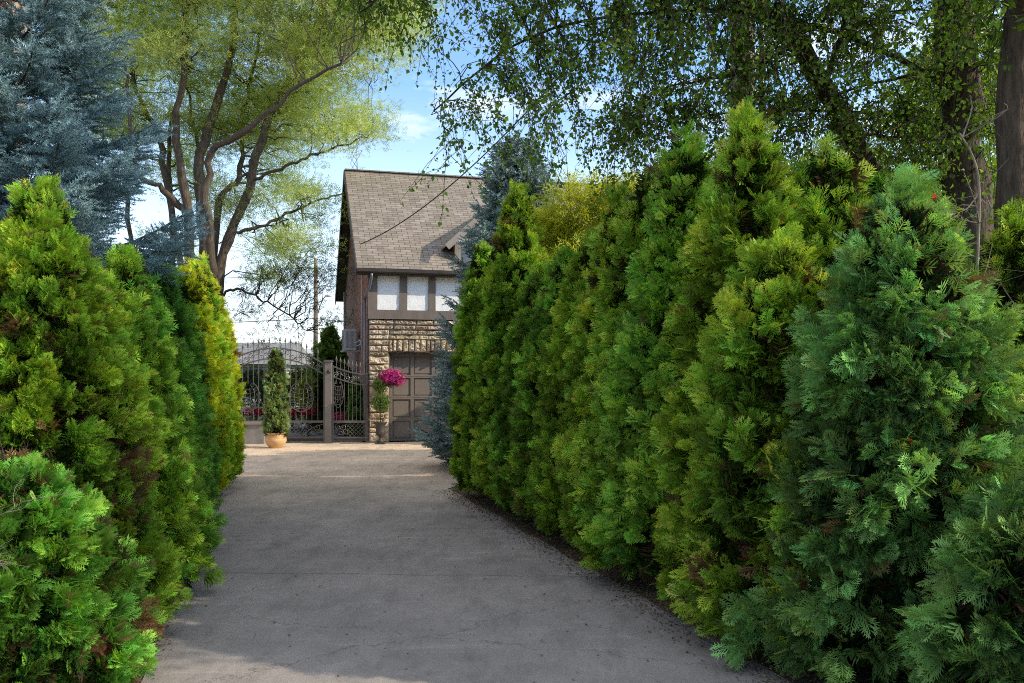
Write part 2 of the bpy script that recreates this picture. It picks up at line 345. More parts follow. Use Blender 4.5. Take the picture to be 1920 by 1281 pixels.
def needle_twig(rng, n=34, nl=0.16, nw=0.028):
    V, Tt, S = [], [], []
    V += [(0, .02, 0), (0, -.02, 0), (1, 0, 0)]; Tt.append((0, 1, 2)); S += [.6, .6, .8]
    for k in range(n):
        t = 0.03+0.97*k/n; a = k*2.4+rng.uniform(-.3, .3); r_ = nl*rng.uniform(.8, 1.15)*(1-.35*t)
        fx = 0.65 if k < n-6 else 1.3
        dirv = np.array([fx, math.cos(a), math.sin(a)]); dirv /= np.linalg.norm(dirv)
        p = np.array([t, 0, 0]); e = p+dirv*r_; side = np.cross(dirv, rng.normal(size=3)); side = side/np.linalg.norm(side)*nw/2
        i = len(V); V += [tuple(p+side), tuple(p-side), tuple(e)]; Tt.append((i, i+1, i+2)); S += [.65, .65, 1.25]
    return fin(V, Tt, S)

def leaf(rng, w_=0.62):
    """broad pointed leaf folded at midrib"""
    V = [(0, 0, 0), (.18, 0, .0), (.5, w_/2, .10), (.45, 0, .0), (.5, -w_/2, .10), (1, 0, -.12)]
    Tt = [(1, 2, 3), (3, 2, 5), (1, 3, 4), (3, 5, 4), (0, 1, 2), (0, 4, 1)]
    return fin(V, Tt[:4], [1, .9, 1, .9, 1, 1.05])

def leaflets(rng, n=7, w_=0.10, ln=0.45):
    """a small sprig of narrow leaves, x 0..1"""
    V, Tt, S = [], [], []
    for k in range(n):
        t = k/n; a = (1 if k % 2 else -1)*rng.uniform(.4, 1.1); z = rng.uniform(-.15, .15); l_ = ln*rng.uniform(.7, 1.2)
        kite(V, Tt, S, (t, 0), (t+l_*math.cos(a), l_*math.sin(a)), w_, 0, z, .9, 1.1)
    return fin(V, Tt, S)

def petal_cluster(rng):
    V, Tt, S = [(0, 0, -.25)], [], [.5]
    n = 5
    for k in range(n*2):
        a = 2*math.pi*k/(n*2); r_ = 1 if k % 2 == 0 else .72
        V.append((.5*r_*math.cos(a), .5*r_*math.sin(a), 0.05)); S.append(1.1)
    for k in range(n*2): Tt.append((0, 1+k, 1+(k+1) % (n*2)))
    return fin(V, Tt, S)

g0 = np.random.default_rng(5)
FR = {l: [frond(g0, l) for _ in range(5)] for l in (0, 1, 2)}
NT = {0: [needle_twig(g0, 44, .20, .042) for _ in range(4)], 1: [needle_twig(g0, 18, .24, .12) for _ in range(3)]}
LF = [leaf(g0, .62), leaf(g0, .72), leaf(g0, .5)]
LT = [leaflets(g0) for _ in range(5)]
LTW = [leaflets(g0, 6, .2, .5) for _ in range(4)]
PT = [petal_cluster(g0)]

def unit(a): return a/(np.linalg.norm(a, axis=-1, keepdims=True)+1e-9)

# ------------------------------------------------------------------ conifer hedge trees
def arborvitae(label, x, y, h, r, seed, lod=1, dark=(0.035, 0.085, 0.012), tip=(0.085, 0.17, 0.02), fl=0.11, spacing=0.13, group=None,
               brown=0.04, plume=0.26, up=0.9, prof=None, lump=0.16, name='arborvitae', per=22, cat='evergreen tree', zmin=0.05, spread=0.9, core=0.66, ry=None, clump=.34, cdepth=.16, holes=(), lift=0.0):
    g = np.random.default_rng(seed)
    t_ = thing(name, label, cat, (x, y, 0), 0, group)
    ph = g.uniform(0, 6.28, 8)
    prof = prof or (lambda t: np.power(np.clip(1-t, 0, 1), .95)*(1+1.3*t)*(0.82+.18*np.clip(t/.12, 0, 1)))
    ry = ry or r
    def rad(th, z):
        k = 1+lump*(np.sin(3*th+ph[0]+1.5*z)*.4+np.sin(5*th+ph[1]-2.2*z)*.35+np.sin(8*th+ph[2]+.8*z)*.25+.45*np.sin(3.1*z+2*th+ph[3])+.3*np.sin(6.5*z+4*th+ph[4]))
        return prof(z/h)*k
    def surf(th, z, f=1.0):
        q = rad(th, z)*f
        return np.stack([np.cos(th)*q*r, np.sin(th)*q*ry, z], -1)
    area = 2*math.pi*r*h*.8
    npl = int(area/(spacing**2))
    zz = g.uniform(zmin, 1, npl*2)*h; keep = g.uniform(0, 1, npl*2) < np.clip(prof(zz/h), .12, 1.1); zz = zz[keep]
    th = g.uniform(0, 2*math.pi, len(zz))
    # thin out the side the picture cannot see
    to = np.array([-x, -y]); to = to/np.linalg.norm(to); face = np.cos(th)*to[0]+np.sin(th)*to[1]
    k2 = (face > -0.15) | (g.uniform(0, 1, len(zz)) < .3); zz = zz[k2]; th = th[k2]
    out = np.stack([np.cos(th)/r, np.sin(th)/ry, 0*th], -1); out = unit(out)
    ps = surf(th, zz, g.uniform(.76, .98, len(zz)))
    ncl = max(8, int(area/clump**2)); cz_ = g.uniform(zmin, 1, ncl)*h; ct_ = g.uniform(0, 6.283, ncl); cc0 = surf(ct_, cz_, 1.0)
    dz = (ps[:, None, :]-cc0[None])*np.array([1, 1, .75]); dist = np.linalg.norm(dz, axis=2); ci0 = dist.argmin(1); dmin = dist.min(1)/(clump*.62)
    bumpf = 1.0+cdepth*(1-np.clip(dmin, 0, 1.5)**2)
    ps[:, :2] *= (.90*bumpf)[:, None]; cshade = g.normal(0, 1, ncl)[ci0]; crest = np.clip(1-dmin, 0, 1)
    out = unit(out+.9*unit(ps-cc0[ci0])*np.array([1, 1, .6])*np.clip(dmin, 0, 1)[:, None])
    for (hx, hy, hz, hr) in holes:   # bare gaps in the foliage (world coordinates)
        dd = np.linalg.norm((ps+np.array([x, y, 0])-np.array([hx, hy, hz]))/np.array([1, 1, .6]), axis=1); kk = dd > hr*g.uniform(.75, 1.15, len(dd))
        ps, zz, th, out, cshade, crest, ci0 = ps[kk], zz[kk], th[kk], out[kk], cshade[kk], crest[kk], ci0[kk]
    topt = np.clip((zz/h-.75)/.25, 0, 1)[:, None]
    ax = unit(out*(1-.7*topt)+np.array([0, 0, 1.])*(up+1.5*topt)+g.normal(0, .25, (len(zz), 3)))
    m_ = len(zz); pc = g.normal(0, 1, m_); bcl = g.uniform(0, 1, ncl) < brown*.8; isb = bcl[ci0] & (g.uniform(0, 1, m_) < .55)
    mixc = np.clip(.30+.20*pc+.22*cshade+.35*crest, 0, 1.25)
    geo = Geo()
    per = int(per*(1.3 if lod == 0 else 1.5)); idx = np.repeat(np.arange(m_), per)
    u = g.uniform(0, 1, len(idx)); A = ax[idx]
    # fronds spray around plume axis
    rv = g.normal(0, 1, (len(idx), 3)); rv = unit(rv-A*np.sum(rv*A, 1)[:, None])
    sp = spread*(1-.5*u)
    pos = ps[idx]+A*(u*plume)[:, None]*g.uniform(.7, 1.2, (m_, 1))[idx]+rv*(plume*.22*g.uniform(0, 1, len(idx)))[:, None]
    d = unit(A+rv*sp[:, None]+out[idx]*.25+np.array([0, 0, lift]))
    nr = unit(np.cross(d, unit(g.normal(0, 1, (len(idx), 3))+out[idx]*0.0)))
    # let the spray face outward more often
    nr = unit(nr+out[idx]*.25)
    hue = g.normal(0, 1, ncl)[ci0][idx][:, None]; thue = g.normal(0, 1)
    dk, tp = np.array(dark)*np.array([1+.10*thue, 1, 1-.1*thue]), np.array(tip)*np.array([1+.10*thue, 1, 1-.1*thue])
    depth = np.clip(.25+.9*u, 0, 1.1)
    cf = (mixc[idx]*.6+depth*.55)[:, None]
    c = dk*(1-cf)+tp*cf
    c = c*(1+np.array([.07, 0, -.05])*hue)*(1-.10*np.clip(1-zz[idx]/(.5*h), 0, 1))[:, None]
    c = 2.35*c*np.exp(g.normal(-.08, .38, (len(idx), 1)))*(.50+.80*crest[idx])[:, None]*(1+.12*g.normal(0, 1, (len(idx), 3))*np.array([1, .4, .4]))  # fronds between clumps coloured darker, recess shade put into the colour
    br = isb[idx] & (g.uniform(0, 1, len(idx)) < .75) | (g.uniform(0, 1, len(idx)) < brown*.25)
    c[br] = np.array([.19, .10, .05])*g.uniform(.5, 1.3, (br.sum(), 1))
    c = np.clip(c, .003, .7)
    sc = fl*g.uniform(.7, 1.35, len(idx))
    pick = g.integers(0, len(FR[lod]), len(idx))
    coarse = (u < .3) | ((out[idx][:, 0]*to[0]+out[idx][:, 1]*to[1]) < -.15)
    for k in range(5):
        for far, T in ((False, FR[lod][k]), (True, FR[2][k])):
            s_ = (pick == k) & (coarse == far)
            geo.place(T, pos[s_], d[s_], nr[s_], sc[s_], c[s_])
    # inner filler fronds, dark, to close the body unevenly
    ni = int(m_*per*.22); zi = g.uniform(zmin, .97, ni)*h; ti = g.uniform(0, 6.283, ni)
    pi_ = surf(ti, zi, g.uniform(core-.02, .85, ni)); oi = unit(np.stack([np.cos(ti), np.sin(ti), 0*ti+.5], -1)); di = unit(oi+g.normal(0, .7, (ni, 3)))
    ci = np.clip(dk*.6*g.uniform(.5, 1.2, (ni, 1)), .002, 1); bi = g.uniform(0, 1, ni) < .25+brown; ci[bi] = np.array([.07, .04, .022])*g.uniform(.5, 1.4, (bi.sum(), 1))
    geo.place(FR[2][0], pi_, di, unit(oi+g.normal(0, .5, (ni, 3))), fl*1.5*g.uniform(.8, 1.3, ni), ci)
    # dark solid shell added inside the crown to block light
    nz_, nt_ = 22, 18
    zc = np.linspace(zmin, .93, nz_)*h; tc_ = np.linspace(0, 2*math.pi, nt_, endpoint=False)
    Z, TT = np.meshgrid(zc, tc_, indexing='ij'); v = surf(TT.ravel(), Z.ravel(), core*.9)
    q = [(i*nt_+j, i*nt_+(j+1) % nt_, (i+1)*nt_+(j+1) % nt_, (i+1)*nt_+j) for i in range(nz_-1) for j in range(nt_)]
    geo.obj('crown', M['leaf'], t_)
    cg = Geo(); cg.add(v, None, q, (.010, .012, .005)); cg.obj('shade_core', M['leaf'], t_)
    tg = Geo(); tg.tube([(0, 0, -.03), (0.02, 0, h*.5), (0, 0, h*.86)], [.06, .045, .012], 7); tg.obj('trunk', M['bark'], t_, True)
    return t_

# ------------------------------------------------------------------ spruce
def spruce(label, x, y, h, r, seed, lod=0, base=(0.10, 0.15, 0.16), tip=(0.20, 0.28, 0.30), z0=.5, tw=0.13, twd=1.0, nbr=210, pw=1.0, group=None, facing=True, cull_z=99):
    g = np.random.default_rng(seed)
    t_ = thing('blue_spruce', label, 'spruce', (x, y, 0), 0, group)
    tg = Geo(); tg.tube([(0, 0, -.03), (0.03, .02, h*.5), (0, 0, h*.99)], [.14*h/7, .08*h/7, .01], 9)
    wood = Geo(); geo = Geo()
    P_, D_, C_, S_ = [], [], [], []
    to = np.array([-x, -y]); to = to/np.linalg.norm(to)
    zc = z0; lev = []
    zs = z0+(h*.985-z0)*np.sort(g.uniform(0, 1, nbr)**1.15)
    for i, z in enumerate(zs):
        a = i*2.399+g.uniform(-.3, .3); t = z/h
        f = math.cos(a)*to[0]+math.sin(a)*to[1]
        if z > cull_z and g.uniform() < .5: continue
        R_ = r*(1-t)**pw*g.uniform(.72, 1.12)+.12
        rise = .25+.9*t*t
        o = np.array([math.cos(a), math.sin(a), 0]); side = np.array([-math.sin(a), math.cos(a), 0])
        k = 8; s_ = np.linspace(0, 1, k)
        zb = z+R_*(rise*s_*.35-.35*(1-t)*s_+.42*s_**2.2*(1-t*.5))
        br = o[None]*(R_*s_)[:, None]+np.array([0, 0, 1])*zb[:, None]+side*(R_*.08*np.sin(s_*3+a))[:, None]
        wood.tube(br, np.linspace(.022, .006, k)*(.4+R_*.5), 4, cap=False)
        n2 = max(8, int(R_/.042*twd))
        back = f < -.3
        for j in range(n2):
            sj = .12+.88*(j+g.uniform(0, 1))/n2
            p = np.array([np.interp(sj, s_, br[:, q]) for q in range(3)])
            sg = 1 if j % 2 else -1; l2 = R_*.46*(1-sj)*g.uniform(.6, 1.1)+.10
            dd = unit(o*.75+side*sg*g.uniform(.6, 1.0)+np.array([0, 0, g.uniform(-.25, .1)]))
            nt2 = max(3, int(l2/.045*twd*(.4 if back else 1)))
            for q in range(nt2):
                uq = (q+g.uniform(0, 1))/nt2
                pp = p+dd*l2*uq-np.array([0, 0, .12*l2*uq*uq]); s3 = 1 if q % 2 else -1
                dj = unit(dd*.9+np.cross(dd, [0, 0, 1])*s3*g.uniform(.2, .9)+np.array([0, 0, g.uniform(-.15, .5)]))
                P_.append(pp); D_.append(dj); S_.append(tw*g.uniform(.75, 1.25)); cc = g.uniform(0, 1)*.5+uq*.3+sj*.3
                C_.append(np.array(base)*(1-cc)+np.array(tip)*cc)
        # leader twigs at the tip
        for q in range(5):
            P_.append(br[-1-q//3]+g.normal(0, .02, 3)); D_.append(unit(o+g.normal(0, .35, 3)+np.array([0, 0, .2]))); S_.append(tw*1.25); C_.append(np.array(tip)*g.uniform(.8, 1.15))
    P_, D_, C_, S_ = map(np.array, (P_, D_, C_, S_))
    C_ = C_*g.uniform(.8, 1.2, (len(C_), 1))
    nr = unit(g.normal(0, .6, (len(P_), 3))+np.array([0, 0, 1]))
    pick = g.integers(0, len(NT[lod]), len(P_))
    for k, T in enumerate(NT[lod]):
        m_ = pick == k; geo.place(T, P_[m_], D_[m_], nr[m_], S_[m_], C_[m_])
    geo.obj('crown', M['needle'], t_)
    wood.obj('branches', M['bark'], t_, True); tg.obj('trunk', M['bark'], t_, True)
    return t_

# ------------------------------------------------------------------ broadleaf trees from a skeleton of limbs
def smooth_path(pts, n=14):
    pts = np.array(pts, float); k = len(pts)
    if k < 3:
        return np.array([pts[0]+(pts[-1]-pts[0])*t for t in np.linspace(0, 1, n)])
    t = np.linspace(0, k-1, n); out = []
    for u in t:
        i = min(int(u), k-2); f = u-i
        p0 = pts[max(i-1, 0)]; p1 = pts[i]; p2 = pts[i+1]; p3 = pts[min(i+2, k-1)]
        out.append(.5*((2*p1)+(-p0+p2)*f+(2*p0-5*p1+4*p2-p3)*f*f+(-p0+3*p1-3*p2+p3)*f**3))
    return np.array(out)

def add_twig(wood, g, a, b, r0, sag=0.1, n=6, wig=.05, r1=.004):
    a = np.array(a, float); b = np.array(b, float); L_ = np.linalg.norm(b-a); t = np.linspace(0, 1, n)
    p = a+(b-a)*t[:, None]; p[:, 2] += sag*L_*np.sin(t*math.pi); p[1:-1] += g.normal(0, wig*L_*.5, (n-2, 3))
    wood.tube(p, np.linspace(r0, r1, n), 4, cap=False)
    return p

def nearest(nodes, rads, p):
    d = np.linalg.norm(nodes-p, axis=1)+np.maximum(0, nodes[:, 2]-p[2])*1.2
    i = int(np.argmin(d)); return nodes[i], rads[i]

# ------------------------------------------------------------------ SETTING
def sheet(name, pts, z, mat, sub=0):
    me = bpy.data.meshes.new(name); me.from_pydata([(p[0], p[1], z) for p in pts], [], [tuple(range(len(pts)))]); me.update()
    if me.polygons[0].normal.z < 0: me.flip_normals()
    return tag(link(name, me, mat), kind='structure')
sheet('ground', [(-900, -300), (900, -300), (900, 1500), (-900, 1500)], -0.02, M['grass_ground'])
sheet('soil_bed', [(-14, -4), (9, -4), (9, 20), (-14, 20)], -0.008, M['soil'])
g = np.random.default_rng(11)
def edgeR(y): return 1.58-.31*(y-4.85)
def edgeL(y): return -2.0-.29*(y-4.85)
ptsL = [(edgeL(y)-.12+g.normal(0, .015), y) for y in np.linspace(-8, 17.5, 60)]
ptsR = [(edgeR(y)+.03+g.normal(0, .02), y) for y in np.linspace(-8, 13.2, 60)]
fore = [(-.5, 14.5), (1.0, 16.2), (3.5, 17.2), (8, 18.5), (8, 25.4), (-3.75+9*.966, 22.2+9*.259), (-3.75+.02, 22.2), (-4.2, 22.25), (-11.0, 22.25), (-11, 18.2), (-7.6, 17.9)]
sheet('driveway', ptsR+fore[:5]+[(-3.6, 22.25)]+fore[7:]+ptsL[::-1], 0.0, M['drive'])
sheet('courtyard', [(-12, 22.27), (-3.9, 22.27), (-6.5, 33), (-13, 33)], 0.004, M['concrete'])

# ------------------------------------------------------------------ HOUSE
TH = R(15.0)
HA = (-3.75, 22.2, 0.0)          # front left corner of the house
house = thing('coach_house', 'brick and stone house with white timbered panels and garage at the end of the driveway', 'house', HA, TH)
W, DEP = 9.2, 8.6
EAVE, RIDGE = 4.44, 8.02
OH, OG = .32, .30               # eave and gable overhang
ZB, ZU = 3.22, 3.46              # timber beam bottom / top of beam (stone below)
def hp(name, geo, mat, parent=house, smooth=False, label=None):
    o = geo.obj(name, mat, parent, smooth)
    if label: o['label'] = label
    return o
# local axes: x along facade (right), y into the house, z up ; facade plane y=0
# brick side walls and rear wall (gabled)
def gable(x0, x1):
    geo = Geo(); yb = DEP; ym = DEP/2
    zf = EAVE+.1
    pr = [(0.012, 0), (yb, 0), (yb, zf), (ym, RIDGE-.12), (0.012, zf)]
    v = [(x0, y, z) for y, z in pr]+[(x1, y, z) for y, z in pr]
    geo.add(v, [(0, 1, 2), (0, 2, 4), (2, 3, 4), (5, 7, 6), (5, 9, 7), (7, 9, 8)], [(i, (i+1) % 5+0, (i+1) % 5+5, i+5) for i in range(5)])
    return geo
hp('brick_wall', gable(0, .25), M['brick'])
hp('brick_wall', gable(W-.25, W), M['brick'])
gq = Geo(); gq.box(.25, W-.25, DEP-.25, DEP, 0, EAVE); hp('rear_wall', gq, M['brick'])
DS0, DS1, DTOP = .575, 3.52, 2.36   # garage door opening
# backing wall behind stone facing
gq = Geo(); gq.box(.25, DS0-.027, .06, .50, 0, ZB); gq.box(DS1+.027, W-.25, .06, .50, 0, ZB); gq.box(DS0-.027, DS1+.027, .06, .50, DTOP+.002, ZB)
gq.box(.25, W-.25, .06, .25, ZB, EAVE); hp('backing_wall', gq, M['mortar'])
# stone facing: individual rock-faced blocks
def stone_block(geo, g, x0, x1, z0, z1, y=0.0, proud=.055):
    nx = max(4, int((x1-x0)/.028)); nz = max(4, int((z1-z0)/.028))
    xs = np.linspace(x0, x1, nx+1); zs = np.linspace(z0, z1, nz+1); X, Z = np.meshgrid(xs, zs, indexing='ij')
    e = np.minimum(np.minimum((X-x0), (x1-X)), np.minimum((Z-z0), (z1-Z))); m_ = np.clip(e/.018, 0, 1)
    tilt = g.uniform(-1.0, 1.0, 2); base = proud*(1+tilt[0]*(X-(x0+x1)/2)/(x1-x0)+tilt[1]*(Z-(z0+z1)/2)/(z1-z0))
    Y = y-(base+g.normal(0, .014, X.shape)+.018*np.sin(X*g.uniform(8, 20)+Z*g.uniform(-25, 25)+g.uniform(0, 6))+.012*np.sin(X*40+g.uniform(0, 6))*np.sin(Z*55+g.uniform(0, 6)))*m_+.005*(1-m_)
    v = np.stack([X, Y, Z], -1).reshape(-1, 3); q = []
    for i in range(nx):
        for j in range(nz): q.append((i*(nz+1)+j, (i+1)*(nz+1)+j, (i+1)*(nz+1)+j+1, i*(nz+1)+j+1))
    c = np.array([.52, .43, .32])*g.uniform(.62, 1.18)*np.array([1, g.uniform(.94, 1.03), g.uniform(.85, 1.1)])
    geo.add(v, None, q, c)
g = np.random.default_rng(3); sg = Geo()
def stone_area(x0, x1, z0, z1):
    z = z0
    while z < z1-.03:
        hh = g.choice([.13, .17, .22, .26]); hh = min(hh, z1-z)
        if z1-(z+hh) < .08: hh = z1-z
        x = x0
        while x < x1-.02:
            ww = g.uniform(.3, .8) if hh < .2 else g.uniform(.25, .6)
            if x1-(x+ww) < .14: ww = x1-x
            stone_block(sg, g, x+.009, x+ww-.009, z+.009, z+hh-.009); x += ww
        z += hh
stone_area(0.02, DS0-.03, 0.0, DTOP)
stone_area(0.02, W-.02, DTOP+.32, ZB)
stone_area(DS1+.03, W-.02, 0, DTOP)
stone_area(0.02, DS0-.03, DTOP, DTOP+.32)
x = DS0-.03
while x < DS1+.15:           # soldier course over the garage door
    ww = g.uniform(.10, .17); stone_block(sg, g, x+.007, x+ww-.007, DTOP+g.uniform(-.02, .03), DTOP+.32, 0, .07); x += ww
hp('stone_facing', sg, M['stone'])
gq = Geo(); gq.box(DS0-.025, DS1+.025, .0, .44, DTOP-.03, DTOP+.0); gq.box(-.0, .02, .0, .06, 0, ZB); hp('lintel', gq, M['fascia'])
# side quoins seen on brick side
# garage door with frame and recessed panels
gd = Geo(); gd.box(DS0, DS1, .15, .19, 0.015, DTOP-.03)
ncol, nrow = 5, 4; cw = (DS1-DS0-.10)/ncol; rh = (DTOP-.09)/nrow
for r_ in range(nrow+1):
    z = .015+r_*rh; gd.box(DS0, DS1, .105, .149, max(.015, z-.035 if r_ else .015), min(DTOP-.031, z+.045))
for c_ in range(ncol+1):
    x = DS0+.05+c_*cw
    for r_ in range(nrow):
        z = .015+r_*rh; gd.box(max(DS0, x-.045), min(DS1, x+.045), .108, .1485, z+.046, z+rh-.036)
for r_ in range(nrow):
    for c_ in range(ncol):
        x = DS0+.05+c_*cw; z = .015+r_*rh
        gd.box(x+.075, x+cw-.075, .135, .1488, z+.085, z+rh-.075)
door = hp('garage_door', gd, M['door']); door.location = (0, .13, 0)
gq = Geo()
for r_ in range(1, nrow): gq.box(DS0+.002, DS1-.002, .1035, .1045, .015+r_*rh+.003, .015+r_*rh+.009)
hp('section_seam', gq, M['darkvoid'], door)
gq = Geo(); gq.box(DS0+1.35, DS0+1.5, .07, .104, .35, .38); hp('handle', gq, M['irondark'], door)
for a_, b_ in ((DS0-.025, DS0-.0005), (DS1+.0005, DS1+.025)):
    gq = Geo(); gq.box(a_, b_, .06, .44, 0, DTOP-.031); hp('door_jamb', gq, M['timber'])
# upper storey: horizontal beam, timbers, stucco panels
gq = Geo(); gq.box(.0, W, -.075, .058, ZB, ZU); gq.box(.0, W, -.09, .058, ZB+.0, ZB+.03); hp('beam', gq, M['timber'])
def sx(px):
    k = (px-CX)/F; return (22.2*k+3.75)/(.966-.259*k)
tim = [(.0, .24), (sx(749), sx(763)), (sx(803), sx(816)), (2.5, 2.68), (3.35, 3.53), (4.2, 4.38), (5.05, 5.23), (5.9, 6.08), (6.75, 6.93), (7.6, 7.78), (8.96, W)]
for a, b in tim:
    gq = Geo(); gq.box(a, b, -.062, .058, ZU+.0015, EAVE); hp('timber_post', gq, M['timber'])
gq = Geo(); gq.box(.0, W, -.07, .059, EAVE+.001, EAVE+.1); hp('top_beam', gq, M['timber'])
for (a, b), (c_, d_) in zip(tim[:-1], tim[1:]):
    gq = Geo(); nx, nz = 12, 14
    X, Z = np.meshgrid(np.linspace(b+.001, c_-.001, nx), np.linspace(ZU+.001, EAVE-.001, nz), indexing='ij'); Y = -.02+g.normal(0, .003, X.shape)
    gq.add(np.stack([X, Y, Z], -1).reshape(-1, 3), None, [(i*nz+j, (i+1)*nz+j, (i+1)*nz+j+1, i*nz+j+1) for i in range(nx-1) for j in range(nz-1)])
    hp('stucco_panel', gq, M['stucco'], smooth=True)
# roof slabs
EL = EAVE-.0; slope = math.atan2(RIDGE-EL, DEP/2+OH)
def roof_slab(front):
    ln = math.hypot(RIDGE-EL, DEP/2+OH)
    geo = Geo(); nx, ny = 60, 24
    X, Y = np.meshgrid(np.linspace(0, W+2*OG, nx), np.linspace(0, ln, ny), indexing='ij')
    gg = np.random.default_rng(4); Z = .008*np.sin(X*1.3)*np.sin(Y*1.1+1)+gg.normal(0, .002, X.shape)
    v = np.stack([X, Y, Z], -1).reshape(-1, 3)
    geo.add(v, None, [(i*ny+j, (i+1)*ny+j, (i+1)*ny+j+1, i*ny+j+1) for i in range(nx-1) for j in range(ny-1)])
    n_ = 127
    o = geo.obj('roof', M['shingle'], house)
    if front: o.location = (-OG, -OH, EL+.06); o.rotation_euler = (slope, 0, 0)
    else: o.location = (W+OG, DEP+OH, EL+.06); o.rotation_euler = (slope, 0, math.pi)
    gb = Geo(); gb.box(.0, W+2*OG, .01, ln-.07, -.14, -.02); b = gb.obj('roof_deck', M['fascia'], house); b.location = o.location; b.rotation_euler = o.rotation_euler
    # shingle courses with real thickness edges
    gc = Geo(); y = 0.0; gg = np.random.default_rng(8)
    return o, ln
r1, RL = roof_slab(True); roof_slab(False)
gq = Geo(); gq.box(-OG, W+OG, DEP/2-.12, DEP/2+.12, RIDGE+.04, RIDGE+.075); hp('ridge_cap', gq, M['shingle'])
# barge boards on both gables, front and back slopes
for xx in (-OG-.03, W+OG+.004):
    for s_ in (0, 1):
        y0 = -OH if s_ == 0 else DEP+OH
        a = (xx+.013, y0, EL-.06); b = (xx+.013, DEP/2, RIDGE-.045)
        gq = Geo(); gq.bar(a, b, .026, .24); hp('barge_board', gq, M['fascia'])
gq = Geo(); gq.box(-OG, W+OG, -OH+.02, 0, EL-.09, EL-.075); hp('soffit', gq, M['fascia'])
gq = Geo(); gq.box(-OG, W+OG, -OH-.0, -OH+.018, EL-.10, EL+.04); hp('eave_board', gq, M['fascia'])
gq = Geo()
for i in range(2):
    pass
gut = [(-OH-.11, EL+.045), (-OH-.105, EL-.03), (-OH-.06, EL-.06), (-OH-.006, EL-.06), (-OH-.006, EL-.05), (-OH-.055, EL-.05), (-OH-.095, EL-.025), (-OH-.1, EL+.045)]
v = [(-OG-.01, y, z) for y, z in gut]+[(W+OG, y, z) for y, z in gut]; n_ = len(gut)
gq.add(v, None, [(i, (i+1) % n_, (i+1) % n_+n_, i+n_) for i in range(n_)]); hp('gutter', gq, M['fascia'])
gq = Geo(); gq.tube([(.06, -OH-.06, EL-.07), (.06, -OH-.05, EL-.16), (.03, -.12, EL-.42), (-.06, -.02, EL-.6), (-.07, .10, EL-.72)], .035, 8)
gq.tube([(-.07, .10, EL-.70), (-.07, .10, .1)], .036, 8); hp('downspout', gq, M['pipeblue'], smooth=True)
gq = Geo(); gq.tube([(-.05, 1.25, 5.6), (-.05, 1.25, 2.0)], .02, 6); hp('conduit', gq, M['metalgrey'], smooth=True)
gq = Geo(); gq.tube([(-.06, 7.9, EL+.2), (-.06, 7.9, .1)], .04, 6); hp('downspout', gq, M['metalgrey'], smooth=True)
# attic window on the brick side wall edge
# dormer
DX0, DX1 = sx(858), sx(858)+1.9; DXm = (DX0+DX1)/2; DZ = 5.42; DR = DZ+.95; DY = .12
dm = Geo()
yb = lambda z: (z-EL-.06)/math.tan(slope)-OH       # y on the roof at height z
dm.box(DX0, DX1, DY, yb(DZ)+.1, 4.72, DZ); dw = hp('dormer', dm, M['stucco'])
gq = Geo(); gq.add([(DX0, DY-.002, DZ+.001), (DX1, DY-.002, DZ+.001), (DXm, DY-.002, DR-.05), (DX0, DY+.2, DZ+.001), (DX1, DY+.2, DZ+.001), (DXm, DY+.2, DR-.05)], [(0, 1, 2), (3, 5, 4)], [(0, 2, 5, 3), (1, 4, 5, 2)]); hp('dormer_gable', gq, M['trim'], dw)
for s_ in (-1, 1):
    ox = DXm+s_*((DX1-DX0)/2+.34); oz = DZ-.26
    gq = Geo(); y0 = DY-.38
    a = np.array([ox, y0, oz]); b = np.array([DXm, y0, DR+.02]); a2 = np.array([ox, yb(oz)+.05, oz]); b2 = np.array([DXm, yb(DR)+.1, DR+.02]); up = np.array([0, 0, .05])
    v = [a, b, b2, a2, a+up, b+up, b2+up, a2+up]; q = [(0, 1, 2, 3), (4, 7, 6, 5), (0, 4, 5, 1), (1, 5, 6, 2), (2, 6, 7, 3), (3, 7, 4, 0)]
    gq.add(v, None, q); hp('dormer_roof', gq, M['shingle'], dw)
    gq = Geo(); gq.bar((ox, y0-.02, oz-.03), (DXm, y0-.02, DR-.06), .035, .17); hp('dormer_barge_board', gq, M['trim'], dw)
gq = Geo(); gq.box(DX0-.06, DX0+.10, DY-.06, DY-.004, 4.72, DZ-.1); gq.box(DX1-.10, DX1+.06, DY-.06, DY-.004, 4.72, DZ-.1); gq.box(DX0+.1, DX1-.1, DY-.06, DY-.004, DZ-.22, DZ-.1)
gq.box(DX0+.1, DX1-.1, DY-.06, DY-.004, 4.72, 4.80); gq.box(DXm-.04, DXm+.04, DY-.05, DY-.004, 4.80, DZ-.22); hp('window_frame', gq, M['trim'], dw)
gq = Geo(); gq.box(DX0+.1, DX1-.1, DY-.03, DY-.003, 4.80, DZ-.22); hp('window_pane', gq, M['glass'], dw)

# air conditioner on its wall bracket
ca, sa = math.cos(TH), math.sin(TH)
def HL(x, y, z): return (HA[0]+ca*x-sa*y, HA[1]+sa*x+ca*y, z)
ac = thing('air_conditioner', 'grey outdoor air conditioner unit on a bracket on the brick side wall', 'air conditioner', HL(-.04, 2.3, 2.45), TH)
gq = Geo(); gq.box(-.42, -.08, 0, .86, .03, .62); hp('casing', gq, M['metalgrey'], ac)
gq = Geo()
for k in range(9): gq.box(-.424, -.4205, .06, .62, .08+k*.055, .10+k*.055)
for k in range(8): gq.box(-.36+k*.035, -.345+k*.035, -.006, -.001, .08, .56)
hp('grille', gq, M['pipeblue'], ac)
for yy_ in (.1, .75):
    gq = Geo(); gq.box(-.48, .035, yy_-.02, yy_+.02, -.02, .025); gq.box(.002, .033, yy_-.018, yy_+.018, .0, .35); hp('bracket', gq, M['metalgrey'], ac)
